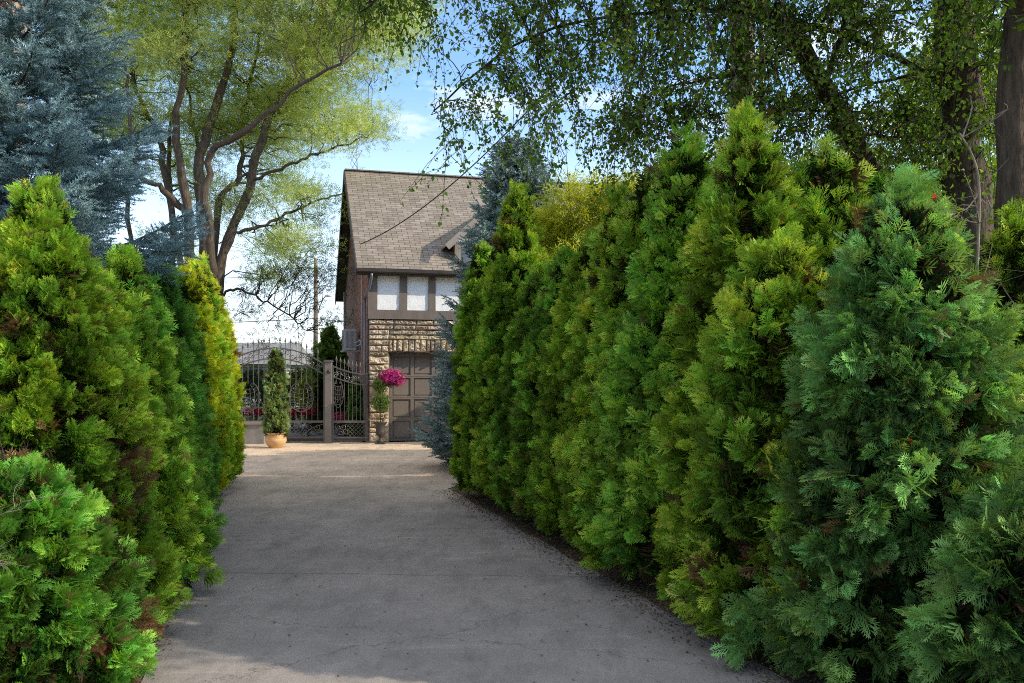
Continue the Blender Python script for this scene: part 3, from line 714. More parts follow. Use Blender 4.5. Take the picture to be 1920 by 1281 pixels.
gq = Geo(); gq.tube([(-.1, -.0, .25), (-.08, -.1, .22), (-.02, -.35, .28), (.0, -.75, .25), (.0, -.9, .1)], .022, 6); gq.tube([(-.1, -.0, .2), (-.06, -.12, .14), (-.0, -.4, .16), (.0, -.8, .18)], .018, 6); hp('hose', gq, M['metalgrey'], ac, True)

# ------------------------------------------------------------------ IRON GATES
GY = 22.2; S = 1600/GY
def gx(px): return (px-CX)/S
def gz(py): return CAMH-(py-HOR)/S
def spiral(cx, cz, r0, turns=1.6, a0=0, sgn=1, n=22, y=0):
    t = np.linspace(0, 1, n); a = a0+sgn*turns*2*math.pi*t; rr = r0*(1-.85*t)
    return np.stack([cx+rr*np.cos(a), 0*t+y, cz+rr*np.sin(a)], -1)
def scroll_s(geo, x, z, w_, h, flip=1, th=.007):
    """C-and-S scroll unit"""
    geo.tube(spiral(x-flip*w_*.22, z+h*.18, h*.26, 1.4, math.pi/2*0, flip), th, 4, cap=False)
    geo.tube(spiral(x+flip*w_*.22, z-h*.18, h*.26, 1.4, math.pi, flip), th, 4, cap=False)
    geo.tube(smooth_path([(x-flip*w_*.22+flip*h*.26, 0, z+h*.18), (x, 0, z), (x+flip*w_*.22-flip*h*.26, 0, z-h*.18)], 6), th, 4, cap=False)
def finial(geo, x, z):
    geo.lathe([(.006, 0), (.022, .015), (.006, .03), (.030, .055), (.018, .10), (.002, .17)], 6, (x, 0, z))
def rail(fn, x0, x1, off, n=16, hh=.035, dd=.04):
    geo = Geo(); xs = np.linspace(x0, x1, n); v = []
    for x in xs:
        z = fn(x)+off; v += [(x, -dd/2, z-hh/2), (x, dd/2, z-hh/2), (x, dd/2, z+hh/2), (x, -dd/2, z+hh/2)]
    q = [(i*4+a, i*4+(a+1) % 4, (i+1)*4+(a+1) % 4, (i+1)*4+a) for i in range(n-1) for a in range(4)]+[(0, 1, 2, 3), (n*4-4, n*4-1, n*4-2, n*4-3)]
    geo.add(v, None, q); return geo
def gate(name, label, x0, x1, topfn, band, barx, emblem, ncell, lowflip=1, stile=(1, 1)):
    t_ = thing(name, label, 'gate', (0, GY, 0), 0)
    bz = lambda x: topfn(x)-band
    hp('top_rail', rail(topfn, x0, x1, 0), M['iron'], t_)
    hp('band_rail', rail(bz, x0, x1, 0, hh=.03), M['iron'], t_)
    gq = Geo(); gq.box(x0, x1, -.02, .02, gz(793), gz(790)+.02); hp('middle_rail', gq, M['iron'], t_)
    gq = Geo(); gq.box(x0, x1, -.018, .018, gz(822), gz(819)); hp('bottom_rail', gq, M['iron'], t_)
    gq = Geo(); gq.box(x0+.03, x1-.03, -.008, .008, .04, gz(822)-.001); hp('kick_plate', gq, M['irondark'], t_)
    for (xx, on) in ((x0, stile[0]), (x1, stile[1])):
        if on:
            gq = Geo(); gq.box(xx-.021, xx+.021, -.022, .022, .03, topfn(xx)+.03); hp('stile', gq, M['iron'], t_)
    for bx in barx:
        z0 = gz(790)+.02; z1 = topfn(bx)+.14
        lo = None
        if emblem and abs(bx-emblem[0]) < emblem[2]*.92:
            ez = emblem[3]*math.sqrt(1-(abs(bx-emblem[0])/emblem[2])**2)*.95
            gq = Geo(); gq.tube([(bx, 0, z0), (bx, 0, emblem[1]-ez)], .0085, 5, cap=False); hp('bar', gq, M['iron'], t_)
            gq = Geo(); gq.tube([(bx, 0, emblem[1]+ez), (bx, 0, z1)], .0085, 5, cap=False)
        else:
            gq = Geo(); gq.tube([(bx, 0, z0), (bx, 0, z1)], .0085, 5, cap=False)
        b = hp('bar', gq, M['iron'], t_)
        gf = Geo(); finial(gf, bx, z1); hp('finial', gf, M['iron'], b, True)
    # scroll band between the two top rails
    gs = Geo(); cw_ = (x1-x0)/ncell
    for k in range(ncell):
        x = x0+(k+.5)*cw_; zc_ = topfn(x)-band/2; scroll_s(gs, x, zc_, cw_, band*1.15, 1 if k % 2 else -1, .010)
    hp('scroll_band', gs, M['iron'], t_)
    if emblem:
        ex, ez, ew, eh = emblem; ge = Geo()
        # basket shield: curved side ribs and lattice
        for f in (-.6, -.2, .2, .6):
            pts = [(ex+ew*f*(.7+.3*math.cos(u*1.6)), -.01, ez+eh*.75*u) for u in np.linspace(-1, .8, 10)]; ge.tube(pts, .006, 4, cap=False)
        for f in (-.75, -.4, 0, .35, .65):
            pts = [(ex+ew*.7*u, -.014, ez+eh*(f-.12*(1-u*u))) for u in np.linspace(-1, 1, 10)]; ge.tube(pts, .006, 4, cap=False)
        for sgn in (-1, 1):
            for k in range(6):
                a = -1.25+k*.47; ge.tube(spiral(ex+sgn*ew*.92*math.cos(a), ez+eh*.92*math.sin(a), ew*.22, 1.3, a, sgn), .0065, 4, cap=False)
            ge.tube(smooth_path([(ex+sgn*ew*.2, -.01, ez-eh), (ex+sgn*ew*.85, -.01, ez-eh*.75), (ex+sgn*ew*1.05, -.01, ez), (ex+sgn*ew*.8, -.01, ez+eh*.7), (ex+sgn*ew*.45, -.01, ez+eh)], 12), .009, 5, cap=False)
        ge.tube(smooth_path([(ex-ew*.9, -.012, ez-eh*.7), (ex, -.012, ez-eh*1.12), (ex+ew*.9, -.012, ez-eh*.7)], 12), .010, 5, cap=False)
        hp('lattice_emblem', ge, M['iron'], t_)
    # lower panel: diagonal lattice and vine scrolls
    gl = Geo(); zt, zb = gz(793), gz(819); xm = x0+(x1-x0)*.58 if lowflip > 0 else x0+(x1-x0)*.42
    xa, xb = (x0+.03, xm) if lowflip > 0 else (xm, x1-.03); hgt = zt-zb
    k = xa-hgt
    while k < xb:
        for s_ in (1, -1):
            p = []
            for u in (0, 1):
                xx = k+hgt*u; zz_ = zb+hgt*u if s_ > 0 else zt-hgt*u; p.append([xx, 0, zz_])
            a, b = np.array(p[0]), np.array(p[1])
            if a[0] < xa: u = (xa-a[0])/(b[0]-a[0]); a = a+(b-a)*u
            if b[0] > xb: u = (xb-a[0])/(b[0]-a[0]); b = a+(b-a)*u
            if b[0] > a[0]+.01: gl.tube([a, b], .006, 4, cap=False)
        k += .105
    xc, xd = (xm, x1-.03) if lowflip > 0 else (x0+.03, xm)
    for q in range(5):
        cx_ = xc+(xd-xc)*(q+.5)/5; gl.tube(spiral(cx_, zb+hgt*(.3+.4*(q % 2)), hgt*.26, 1.4, q, 1 if q % 2 else -1), .008, 4, cap=False)
    gl.tube(smooth_path([(xc, 0, zb+.03), (xc+(xd-xc)*.4, 0, zb+hgt*.6), (xd, 0, zt-.03)], 10), .008, 4, cap=False)
    hp('lower_panel', gl, M['iron'], t_)
    return t_
arch = lambda x: gz(653+31*((x-gx(515))/(gx(610)-gx(515)))**2)
cx_g = gx(515)
barsR = [gx(p) for p in (525, 535, 545, 555, 565, 575, 585, 596)]
barsL = [2*cx_g-b for b in barsR]
gate('iron_gate', 'ornate iron gate leaf right of the potted evergreen, hung on the square post', cx_g+.025, gx(608), arch, .27, barsR, (gx(565), gz(744), .30, .36), 5, 1)
gate('iron_gate', 'ornate iron gate leaf left of the potted evergreen, partly hidden by the hedge end', gx(422), cx_g-.025, arch, .27, barsL, (2*cx_g-gx(565), gz(744), .30, .36), 5, -1)
gpost = thing('gate_post', 'square taupe metal post between the large gate and the small gate', 'post', (gx(616.5), GY, 0))
gq = Geo(); gq.box(-.085, .085, -.085, .085, 0, 2.1); hp('post', gq, M['postpaint'], gpost)
gq = Geo(); gq.box(-.11, .11, -.11, .11, 2.1005, 2.13); gq.box(-.09, .09, -.09, .09, 2.13, 2.15); hp('cap', gq, M['iron'], gpost)
gq = Geo(); gq.lathe([(.0, 0), (.045, 0), (.05, .03), (.03, .05), (0, .05)], 10, (0, 0, 0)); o = hp('lock', gq, M['irondark'], gpost); o.rotation_euler = (R(90), 0, 0); o.location = (.02, -.086, 1.85)
px0, px1 = gx(624.5), gx(687)
dip = lambda x: gz(687+15*math.sin(min(1, (x-px0)/(px1-px0))*math.pi/2))
gate('pedestrian_gate', 'narrow wrought iron gate with dipped top and spear finials beside the house corner', px0, px1, dip, .27, [px0+.09+k*(px1-px0-.14)/7 for k in range(8)], (gx(634), gz(738), .13, .33), 4, -1)
hpost = thing('gate_post', 'slim dark iron post fixed at the stone corner of the house', 'post', (gx(690), GY-.04, 0))
gq = Geo(); gq.box(-.03, .012, -.03, .03, 0, 1.78); hp('post', gq, M['irondark'], hpost)
gq = Geo(); gq.box(-.035, .017, -.035, .035, 1.7805, 1.80); hp('cap', gq, M['iron'], hpost)
# low grey retaining wall at the left of the gates
lw = thing('low_wall', 'low grey concrete wall with pale coping beside the gate at the hedge end', 'wall', (0, 21.7, 0))
gq = Geo(); gq.box(-9.5, gx(498)*.985, 0, .22, 0, .50); hp('wall', gq, M['concrete'], lw)
gq = Geo(); gq.box(-9.55, gx(498)*.985+.03, -.04, .26, .5005, .56); hp('coping', gq, M['trim'], lw)

# ------------------------------------------------------------------ small plant helper
def leaf_cloud(geo, g, c, rad, n, T, size, base, tip, shell=.55, outw=.6, sq=1.0):
    u = unit(g.normal(0, 1, (n, 3))); rr = (shell+(1-shell)*g.uniform(0, 1, n)**.7)
    pos = np.array(c)+u*np.array(rad)*rr[:, None]; d = unit(u*outw+g.normal(0, .6, (n, 3))+np.array([0, 0, .2])); nr = unit(u+g.normal(0, .7, (n, 3)))
    cf = g.uniform(0, 1, (n, 1)); col = (np.array(base)*(1-cf)+np.array(tip)*cf)*g.uniform(.75, 1.25, (n, 1))
    sz = size*g.uniform(.7, 1.3, n); pick = g.integers(0, len(T), n)
    for k, t_ in enumerate(T):
        m_ = pick == k; geo.place(t_, pos[m_], d[m_], nr[m_], sz[m_], col[m_])

# potted evergreen in front of the gate
g = np.random.default_rng(21)
px, py = P(517, 840, 20.6)[0], 20.6
pot = thing('flower_pot', 'round ribbed tan clay pot on the driveway before the gate', 'pot', (px, py, 0))
gq = Geo(); gq.lathe([(0, .0), (.135, 0), (.15, .012), (.215, .09), (.252, .16), (.258, .20), (.24, .26), (.21, .31), (.195, .325), (.215, .34), (.235, .35), (.235, .375), (.20, .375), (.19, .33), (0, .33)], 32)
hp('pot', gq, M['terracotta'], pot, True)
gq = Geo()
for z_, r_ in ((.27, .236), (.295, .222), (.24, .248)):
    gq.tube([(r_*math.cos(a), r_*math.sin(a), z_) for a in np.linspace(0, 2*math.pi, 33)], .007, 5, cap=False)
hp('rib', gq, M['terracotta'], pot, True)
gq = Geo(); gq.lathe([(0, 0), (.18, 0), (.18, .012), (0, .02)], 16, (0, 0, .332)); hp('soil', gq, M['soil'], pot)
ev = arborvitae('slender grey green evergreen column growing in the tan clay pot', px, py, 2.30, .20, 77, 1, (.06, .09, .035), (.15, .20, .08), .10, .075, None, .02, .12, .9,
                prof=lambda t: np.where(t < .2, .7+1.5*t, 1.0)*np.power(np.clip(1-t, 0, 1), .42)*(1-.25*t), lump=.30, cdepth=.35, clump=.22, name='potted_juniper', per=12, cat='potted plant', zmin=.14, core=.5)
# topiary in urn
ux, uy = P(713.5, 832, 21.75)[0], 21.75
urn = thing('garden_urn', 'dark footed cast urn at the stone pier beside the garage door', 'urn', (ux, uy, 0))
gq = Geo(); gq.box(-.12, .12, -.12, .12, 0, .05); hp('plinth', gq, M['irondark'], urn)
gq = Geo(); gq.lathe([(0, .0505), (.10, .0505), (.09, .09), (.04, .13), (.045, .18), (.11, .23), (.135, .28), (.12, .33), (.115, .44), (.135, .50), (.175, .545), (.18, .56), (.15, .56), (.13, .52), (0, .52)], 24); hp('bowl', gq, M['irondark'], urn, True)
tp = thing('topiary_plant', 'double ball topiary on a thin stem growing in the dark urn', 'topiary', (ux, uy, .52))
gq = Geo(); gq.tube([(0, 0, 0), (.01, 0, .5), (-.01, 0, 1.0)], .012, 6); hp('stem', gq, M['bark'], tp, True)
gq = Geo(); leaf_cloud(gq, g, (0.01, 0, .53), (.22, .22, .235), 1500, LTW, .05, (.07, .12, .03), (.20, .28, .09)); gq.lathe([(0, -.16), (.12, -.1), (.16, 0), (.12, .1), (0, .16)], 10, (0.01, 0, .53), (.01, .018, .005)); hp('leaf_ball', gq, M['broad'], tp)
gq = Geo(); leaf_cloud(gq, g, (-.02, 0, .98), (.17, .17, .19), 900, LTW, .05, (.06, .11, .03), (.18, .25, .08)); gq.lathe([(0, -.12), (.1, -.07), (.12, 0), (.1, .07), (0, .12)], 10, (-.02, 0, .98), (.01, .018, .005)); hp('leaf_ball', gq, M['broad'], tp)
fb = thing('hanging_basket', 'basket of bright magenta petunias at the corner pier of the garage', 'flower basket', (*P(735, 708, 21.9)[:2], P(735, 708, 21.9)[2]))
gq = Geo(); leaf_cloud(gq, g, (0, 0, -.03), (.27, .24, .20), 500, LTW, .06, (.03, .07, .015), (.08, .14, .03)); hp('foliage', gq, M['broad'], fb)
gq = Geo(); n = 420; u = unit(g.normal(0, 1, (n, 3))); u[:, 1] = -np.abs(u[:, 1])*np.where(g.uniform(0, 1, n) < .8, 1, -1)
pos = u*np.array([.31, .27, .20])*g.uniform(.7, 1.28, (n, 1)); pos[:, 2] -= .10*np.abs(pos[:, 0])*g.uniform(0, 2, n); cc = np.where(g.uniform(0, 1, (n, 1)) < .8, np.array([[.62, .03, .30]]), np.array([[.75, .14, .18]]))*g.uniform(.6, 1.2, (n, 1))
gq.place(PT[0], pos, unit(np.cross(u, g.normal(0, 1, (n, 3)))), unit(u+g.normal(0, .3, (n, 3))), g.uniform(.05, .075, n), cc); hp('blossom', gq, M['flower'], fb)
gq = Geo(); gq.lathe([(0, -.2), (.1, -.19), (.16, -.1), (.18, 0), (0, 0)], 14); hp('basket', gq, M['irondark'], fb, True)
gq = Geo(); gq.tube([(-.16, .05, .0), (-.28, .22, .15), (-.34, .36, .3)], .008, 5); hp('bracket', gq, M['irondark'], fb)

# ------------------------------------------------------------------ planting behind the gate
def shrub(name, label, x, y, z, rad, n, seed, base, tip, size=.09, T=None, cat='shrub', group=None, trunk=True, blobs=7, z0=0.0):
    g = np.random.default_rng(seed); t_ = thing(name, label, cat, (x, y, z0), 0, group); gq = Geo(); rad = np.array(rad)
    for k in range(blobs):
        o_ = unit(g.normal(0, 1, 3))*rad*.5; c_ = np.array([0, 0, z])+o_; rr = rad*g.uniform(.42, .7)
        leaf_cloud(gq, g, c_, rr, n//blobs, T or LTW, size, base, tip, .4)
    hp('crown', gq, M['broad'], t_)
    tg = Geo()
    tg.tube([(0, 0, -.02), (.02, .01, max(.1, z*.5)), (0, 0, z)], [.04, .03, .015], 6)
    for k in range(6):
        e = np.array([0, 0, z])+unit(g.normal(0, 1, 3))*rad*.7; tg.tube(smooth_path([(0, 0, z*.5), (e[0]*.4, e[1]*.4, (z*.5+e[2])*.55), tuple(e)], 6), np.linspace(.018, .004, 6), 4, cap=False)
    hp('trunk', tg, M['bark'], t_, True)
    return t_
def W3(px_, py_, D): return P(px_, py_, D)
a = W3(578, 740, 24.5); shrub('standard_tree', 'small round headed yellow green tree behind the gate, left of the square post', a[0], a[1], a[2], (.42, .4, .55), 1500, 31, (.09, .13, .02), (.24, .30, .05), .08)
a = W3(548, 720, 26); shrub('garden_shrub', 'tall leafy green shrub behind the gate beside the potted evergreen', a[0], a[1], a[2], (.5, .5, .8), 1800, 32, (.04, .08, .015), (.12, .19, .04), .09)
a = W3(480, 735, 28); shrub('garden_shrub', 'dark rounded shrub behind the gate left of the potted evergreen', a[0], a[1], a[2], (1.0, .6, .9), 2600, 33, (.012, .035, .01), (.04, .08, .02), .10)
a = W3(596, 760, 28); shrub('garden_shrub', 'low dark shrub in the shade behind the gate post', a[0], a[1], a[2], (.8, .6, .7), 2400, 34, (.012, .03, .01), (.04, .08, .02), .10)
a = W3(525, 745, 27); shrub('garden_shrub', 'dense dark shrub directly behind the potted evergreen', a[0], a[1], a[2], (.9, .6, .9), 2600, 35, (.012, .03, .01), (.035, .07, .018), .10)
arborvitae('pointed dark green conifer behind the gate beside the brick side wall', W3(618, 800, 25.5)[0], 25.5, 3.12, .62, 36, 2, (.02, .05, .012), (.06, .12, .025), .10, .14, None, .0, .2, .9, cat='conifer', name='garden_conifer')
arborvitae('slim dark juniper in the corner behind the small gate', W3(669, 790, 22.9)[0], 22.9, 1.55, .16, 37, 1, (.03, .07, .02), (.07, .14, .04), .08, .08, None, .0, .12, 1.2, cat='juniper', name='garden_juniper', core=.5)
ax_, ay_, az_ = W3(640, 783, 23.2)
pf = thing('flower_planter', 'pink flowering plant in a dark pot behind the small gate', 'planter', (ax_, ay_, 0))
gq = Geo(); gq.lathe([(0, 0), (.13, 0), (.19, .35), (.2, .36), (.17, .36), (0, .33)], 16); hp('pot', gq, M['pipeblue'], pf, True)
gq = Geo(); leaf_cloud(gq, g, (0, 0, az_-.08), (.28, .22, .18), 500, LTW, .06, (.02, .05, .012), (.06, .1, .02)); hp('foliage', gq, M['broad'], pf)
gq = Geo(); n = 220; u = unit(g.normal(0, 1, (n, 3))); pos = u*np.array([.30, .24, .15])+np.array([0, 0, az_]); gq.place(PT[0], pos, unit(np.cross(u, g.normal(0, 1, (n, 3)))), unit(u+g.normal(0, .3, (n, 3))), g.uniform(.05, .075, n), np.array([[.6, .06, .22]])*g.uniform(.6, 1.2, (n, 1))); hp('blossom', gq, M['flower'], pf)
for k, (qx, lab) in enumerate(((567, 'bed of dark red flowers behind the gate, right of the potted evergreen'), (488, 'bed of dark red flowers behind the gate, left of the potted evergreen'))):
    a = W3(qx, 778, 24.5); rf = thing('flower_bed', lab, 'flowers', (a[0], a[1], 0)); gq = Geo(); leaf_cloud(gq, g, (0, 0, a[2]-.2), (.4, .3, .35), 700, LTW, .07, (.02, .03, .009), (.05, .08, .02)); hp('foliage', gq, M['broad'], rf)
    gq = Geo(); n = 160; pos = g.uniform(-1, 1, (n, 3))*np.array([.4, .2, .1])+np.array([0, -.1, a[2]+.1]); gq.place(PT[0], pos, unit(g.normal(0, 1, (n, 3))), unit(g.normal(0, 1, (n, 3))+np.array([0, -1, .6])), g.uniform(.06, .09, n), np.array([[.4, .02, .04]])*g.uniform(.5, 1.2, (n, 1))); hp('blossom', gq, M['flower'], rf)

# neighbour houses beyond the gate
def far_house(label, x0, x1, D, zt, zr, dep, wallm, roofm, name='neighbour_house', rot=0, ridge_along='x'):
    t_ = thing(name, label, 'house', ((x0+x1)/2, D, 0), rot); w_ = (x1-x0)/2
    gq = Geo(); gq.box(-w_, w_, 0, dep, 0, zt); wl = hp('wall', gq, wallm, t_)
    gr = Geo()
    if ridge_along == 'x':
        v = [(-w_-.3, -.4, zt-.1), (w_+.3, -.4, zt-.1), (w_+.3, dep/2, zr), (-w_-.3, dep/2, zr), (w_+.3, dep+.4, zt-.1), (-w_-.3, dep+.4, zt-.1)]
        gr.add(v, [(0, 3, 5), (1, 4, 2)], [(0, 1, 2, 3), (3, 2, 4, 5)])
    else:
        v = [(-w_-.3, -.4, zt-.1), (w_+.3, -.4, zt-.1), (0, -.4, zr), (-w_-.3, dep, zt-.1), (w_+.3, dep, zt-.1), (0, dep, zr)]
        gr.add(v, [(3, 5, 4)], [(0, 2, 5, 3), (1, 4, 5, 2)]); gg_ = Geo(); gg_.add([(-w_, -.01, zt), (w_, -.01, zt), (0, -.01, zr-.15)], [(0, 1, 2)]); hp('gable', gg_, wallm, t_)
    hp('roof', gr, roofm, t_)
    for k in (-.5, .35):
        gq = Geo(); gq.box(w_*k-.45, w_*k+.45, -.05, -.002, .9, 2.0); f_ = hp('window', gq, M['trim'], t_)
        gq = Geo(); gq.box(w_*k-.38, w_*k+.38, -.06, -.052, .97, 1.93); hp('pane', gq, M['glass'], f_)
    return t_
far_house('neighbouring house with pale siding and grey gabled roof beyond the gate, behind the hedge end', P(395, 700, 38)[0], P(512, 700, 38)[0], 38, 2.35, 3.35, 7, M['siding'], M['greyroof'])
far_house('low neighbouring house with pale roof beyond the gate, near the street lamp pole', P(528, 700, 46)[0], P(640, 700, 46)[0], 46, 2.2, 3.3, 7, M['brickX'], M['siding'])
# tall tan brick building behind the left spruce
bb = thing('brick_building', 'tall tan brick building glimpsed behind the blue spruce at the left edge', 'building', (P(52, 700, 15)[0]-2.7, 13.45, 0), R(31))
gq = Geo(); gq.box(-3, 3.1, 0, 6, 0, 9.5); hp('wall', gq, M['brickX'], bb)
gq = Geo(); gq.box(-3.2, 3.3, -.2, 6.2, 9.501, 9.8); hp('parapet', gq, M['trim'], bb)
for zz_ in (1.2, 4.2, 7.2):
    gq = Geo(); gq.box(-.6, .9, -.04, -.002, zz_, zz_+1.4); f_ = hp('window', gq, M['trim'], bb); gq = Geo(); gq.box(-.5, .8, -.05, -.041, zz_+.1, zz_+1.3); hp('pane', gq, M['glass'], f_)

# street pole with lamp, far
a = P(592, 700, 45); pl = thing('street_lamp', 'tall grey pole with a curved lamp arm standing beyond the gate', 'street lamp', (a[0], a[1], 0))
gq = Geo(); gq.tube([(0, 0, -.05), (0, 0, 4), (0, 0, 7.9)], [.14, .125, .10], 10); hp('pole', gq, M['wood_pole'], pl, True)
gq = Geo(); gq.tube(smooth_path([(0, 0, 4.3), (.12, 0, 5.0), (.35, 0, 5.7), (.55, 0, 5.95)], 10), .028, 6); hp('lamp_arm', gq, M['metalgrey'], pl, True)
gq = Geo(); gq.tube([(.5, 0, 5.93), (.65, 0, 5.97), (.85, 0, 5.93)], [.04, .09, .03], 8); hp('lamp_head', gq, M['lampglass'], pl, True)
gq = Geo(); gq.tube(smooth_path([(a[0]-14, a[1]+3, 4.95), (a[0]-7, a[1]+1.5, 4.6), (a[0], a[1], 4.75)], 16), .02, 5); gq.tube(smooth_path([(a[0], a[1], 4.75), (a[0]+2.5, a[1]-4, 4.35), (a[0]+5.9, a[1]-14, 4.3)], 16), .02, 5)
tag(gq.obj('overhead_wire', M['cable']), 'thin dark wire running past the street lamp pole beyond the gate', 'wire')

# near utility pole on the right
upx, upy = P(1392, 700, 10.6)[0], 10.6
up_ = thing('utility_pole', 'thick grey wooden utility pole rising behind the hedge on the right', 'utility pole', (upx, upy, 0))
gq = Geo(); gq.tube([(0, 0, -.05), (0, 0, 4.5), (0.02, 0, 10)], [.165, .152, .13], 16); hp('pole', gq, M['wood_pole'], up_, True)
gq = Geo(); gq.tube([(.235, -.02, 0), (.235, -.02, 8.5)], .036, 8); hp('conduit', gq, M['metalgrey'], up_, True)
gq = Geo(); gq.box(-1.1, 1.1, -.06, .06, 9.2, 9.34); hp('crossarm', gq, M['wood_pole'], up_)
# service cable from pole to gable
A_ = np.array(HL(-OG-.03, 1.2, 5.45)); B_ = np.array([upx, upy, 8.3]); t = np.linspace(0, 1, 40)
pc = A_+(B_-A_)*t[:, None]; pc[:, 2] -= 4*.62*t*(1-t)
A0 = np.array(P(676, 458, 22.3)); pc[:, :] = A0+(B_-A0)*t[:, None]; pc[:, 2] -= 4*.75*t*(1-t)
gq = Geo(); gq.tube(pc, .013, 6); tag(gq.obj('service_cable', M['cable']), 'black service cable sagging from the roof edge to the utility pole', 'cable')

# ------------------------------------------------------------------ LEFT HEDGE
GL = 'evergreens of the left hedge'
wallp = lambda t: np.power(np.clip(1-t**2.6, 0, 1), .75)*(.97+.06*t)
conep = lambda t: np.power(np.clip(1-t**1.7, 0, 1), .9)
def hedge(label, x, y, h, r, seed, kind, **k):
    d, t = {'L': ((.038, .092, .013), (.128, .235, .026)), 'S': ((.026, .070, .012), (.08, .165, .022)), 'Y': ((.10, .17, .012), (.27, .37, .025)),  # S has shade put into its greens, Y has sunlight
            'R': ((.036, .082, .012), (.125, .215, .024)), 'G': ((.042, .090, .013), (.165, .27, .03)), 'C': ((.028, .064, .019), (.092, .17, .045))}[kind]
    return arborvitae(label, x, y, h, r, seed, k.pop('lod', 1), d, t, k.pop('fl', .09), k.pop('spacing', .105), k.pop('group', GL), k.pop('brown', .04), k.pop('plume', .18), k.pop('up', .8), **k)
hedge('lowest arborvitae at the bottom left corner, with rusty brown patches', -2.70, 4.55, 1.20, .68, 101, 'L', lod=0, fl=.074, spacing=.090, brown=.16, plume=.13, up=.45, prof=wallp, per=22, clump=.24)
hedge('large arborvitae with pointed top nearest the camera on the left', -3.12, 5.65, 2.92, .74, 102, 'L', lod=0, fl=.078, spacing=.096, brown=.10, plume=.14, up=.6, per=22, holes=((-2.5, 4.95, 1.24, .36), (-2.9, 4.9, 1.20, .42)), clump=.27, prof=conep)
hedge('lower arborvitae filling the dip between the two left hedge peaks', -3.22, 6.60, 2.42, .66, 112, 'L', lod=1, fl=.08, spacing=.09, plume=.15, up=.6, prof=wallp, clump=.26)
hedge('second peak of the left hedge, a rounded arborvitae beneath the spruce branches', -3.38, 7.45, 2.74, .60, 103, 'L', lod=1, fl=.085, spacing=.092, plume=.15, up=.7, clump=.27, prof=conep)
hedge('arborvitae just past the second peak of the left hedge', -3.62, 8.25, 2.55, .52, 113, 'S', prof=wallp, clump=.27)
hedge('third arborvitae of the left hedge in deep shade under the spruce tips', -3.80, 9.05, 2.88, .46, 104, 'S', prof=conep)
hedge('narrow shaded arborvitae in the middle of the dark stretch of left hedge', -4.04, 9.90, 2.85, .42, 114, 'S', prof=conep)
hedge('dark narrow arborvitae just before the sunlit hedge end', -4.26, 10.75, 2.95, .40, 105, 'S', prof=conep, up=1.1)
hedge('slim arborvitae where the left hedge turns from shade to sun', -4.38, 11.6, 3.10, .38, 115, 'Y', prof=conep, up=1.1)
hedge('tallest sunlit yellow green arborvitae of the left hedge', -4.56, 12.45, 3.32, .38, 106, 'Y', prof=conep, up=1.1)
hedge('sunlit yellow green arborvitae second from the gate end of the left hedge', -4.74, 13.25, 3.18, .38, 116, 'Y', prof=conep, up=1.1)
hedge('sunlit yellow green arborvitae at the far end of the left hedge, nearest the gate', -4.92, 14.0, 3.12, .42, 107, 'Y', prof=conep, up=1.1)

# ------------------------------------------------------------------ RIGHT HEDGE
GR = 'evergreens of the right hedge'
kw = dict(group=GR, up=1.1)
hedge('slender farthest arborvitae of the right hedge beside the garage door', -.40, 12.3, 3.60, .36, 201, 'R', **kw)
hedge('narrow arborvitae second from the far end of the right hedge', -.18, 11.7, 3.45, .36, 202, 'R', **kw)
hedge('tallest pointed arborvitae of the far right hedge, catching sun on its right side', .08, 11.0, 4.10, .46, 203, 'G', **kw)
hedge('short arborvitae between the pointed one and the one with a bare patch', .33, 10.3, 2.9, .44, 212, 'R', **kw)
hedge('arborvitae with bare brown patch near its foot in the right hedge', .60, 9.6, 3.0, .50, 204, 'R', brown=.14, holes=((.25, 9.2, 1.5, .28), (.3, 9.15, .9, .2)), **kw)
hedge('arborvitae just nearer than the one with the bare patch', .82, 8.9, 3.05, .50, 213, 'R', **kw)
hedge('full arborvitae in the middle of the right hedge', 1.04, 8.2, 3.38, .50, 205, 'G', prof=conep, up=.8, group=GR)
cs = dict(group=GR, fl=.105, spacing=.118, plume=.17, spread=1.15, up=.35, cdepth=.28, clump=.30, per=13)
hedge('bright green coarse arborvitae left of the utility pole', 1.22, 7.6, 3.45, .50, 214, 'G', prof=conep, **cs)
hedge('bright green coarse arborvitae standing before the utility pole', 1.42, 7.0, 3.62, .52, 206, 'G', lod=0, prof=conep, **cs)
hedge('tallest bright green coarse arborvitae, its peak right of the utility pole', 1.78, 6.4, 3.58, .60, 207, 'G', lod=0, prof=conep, **cs)
hedge('deep green arborvitae crowding behind the cedar, under the leaning trunk', 2.42, 6.6, 3.40, .60, 211, 'G', lod=1, prof=wallp, **{**cs, 'cdepth': .34})
hedge('green arborvitae behind the cedar and left of the thick trunk', 3.15, 7.0, 3.35, .55, 215, 'R', lod=1, prof=wallp, **{**cs, 'cdepth': .34})
hedge('bright coarse arborvitae wedged between the tallest one and the cedar', 1.74, 5.6, 2.55, .45, 216, 'G', lod=0, prof=wallp, **cs)
cc = dict(group=GR, fl=.105, spacing=.108, plume=.19, spread=1.2, up=.05, cdepth=.36, clump=.34, per=13, name='cedar', lift=-.15, brown=.06)
hedge('large dark blue green cedar in the right foreground', 2.26, 4.95, 2.72, .68, 208, 'C', lod=0, prof=conep, holes=((1.95, 4.35, 1.55, .2), (2.5, 4.35, 1.5, .28), (2.6, 4.4, 2.0, .22), (1.75, 4.6, 1.1, .16)), **cc)
hedge('taller dark cedar behind the large one, reaching the pale sapling', 2.70, 5.75, 2.85, .55, 217, 'C', lod=1, prof=conep, holes=((3.0, 5.2, 1.7, .35),), **cc)
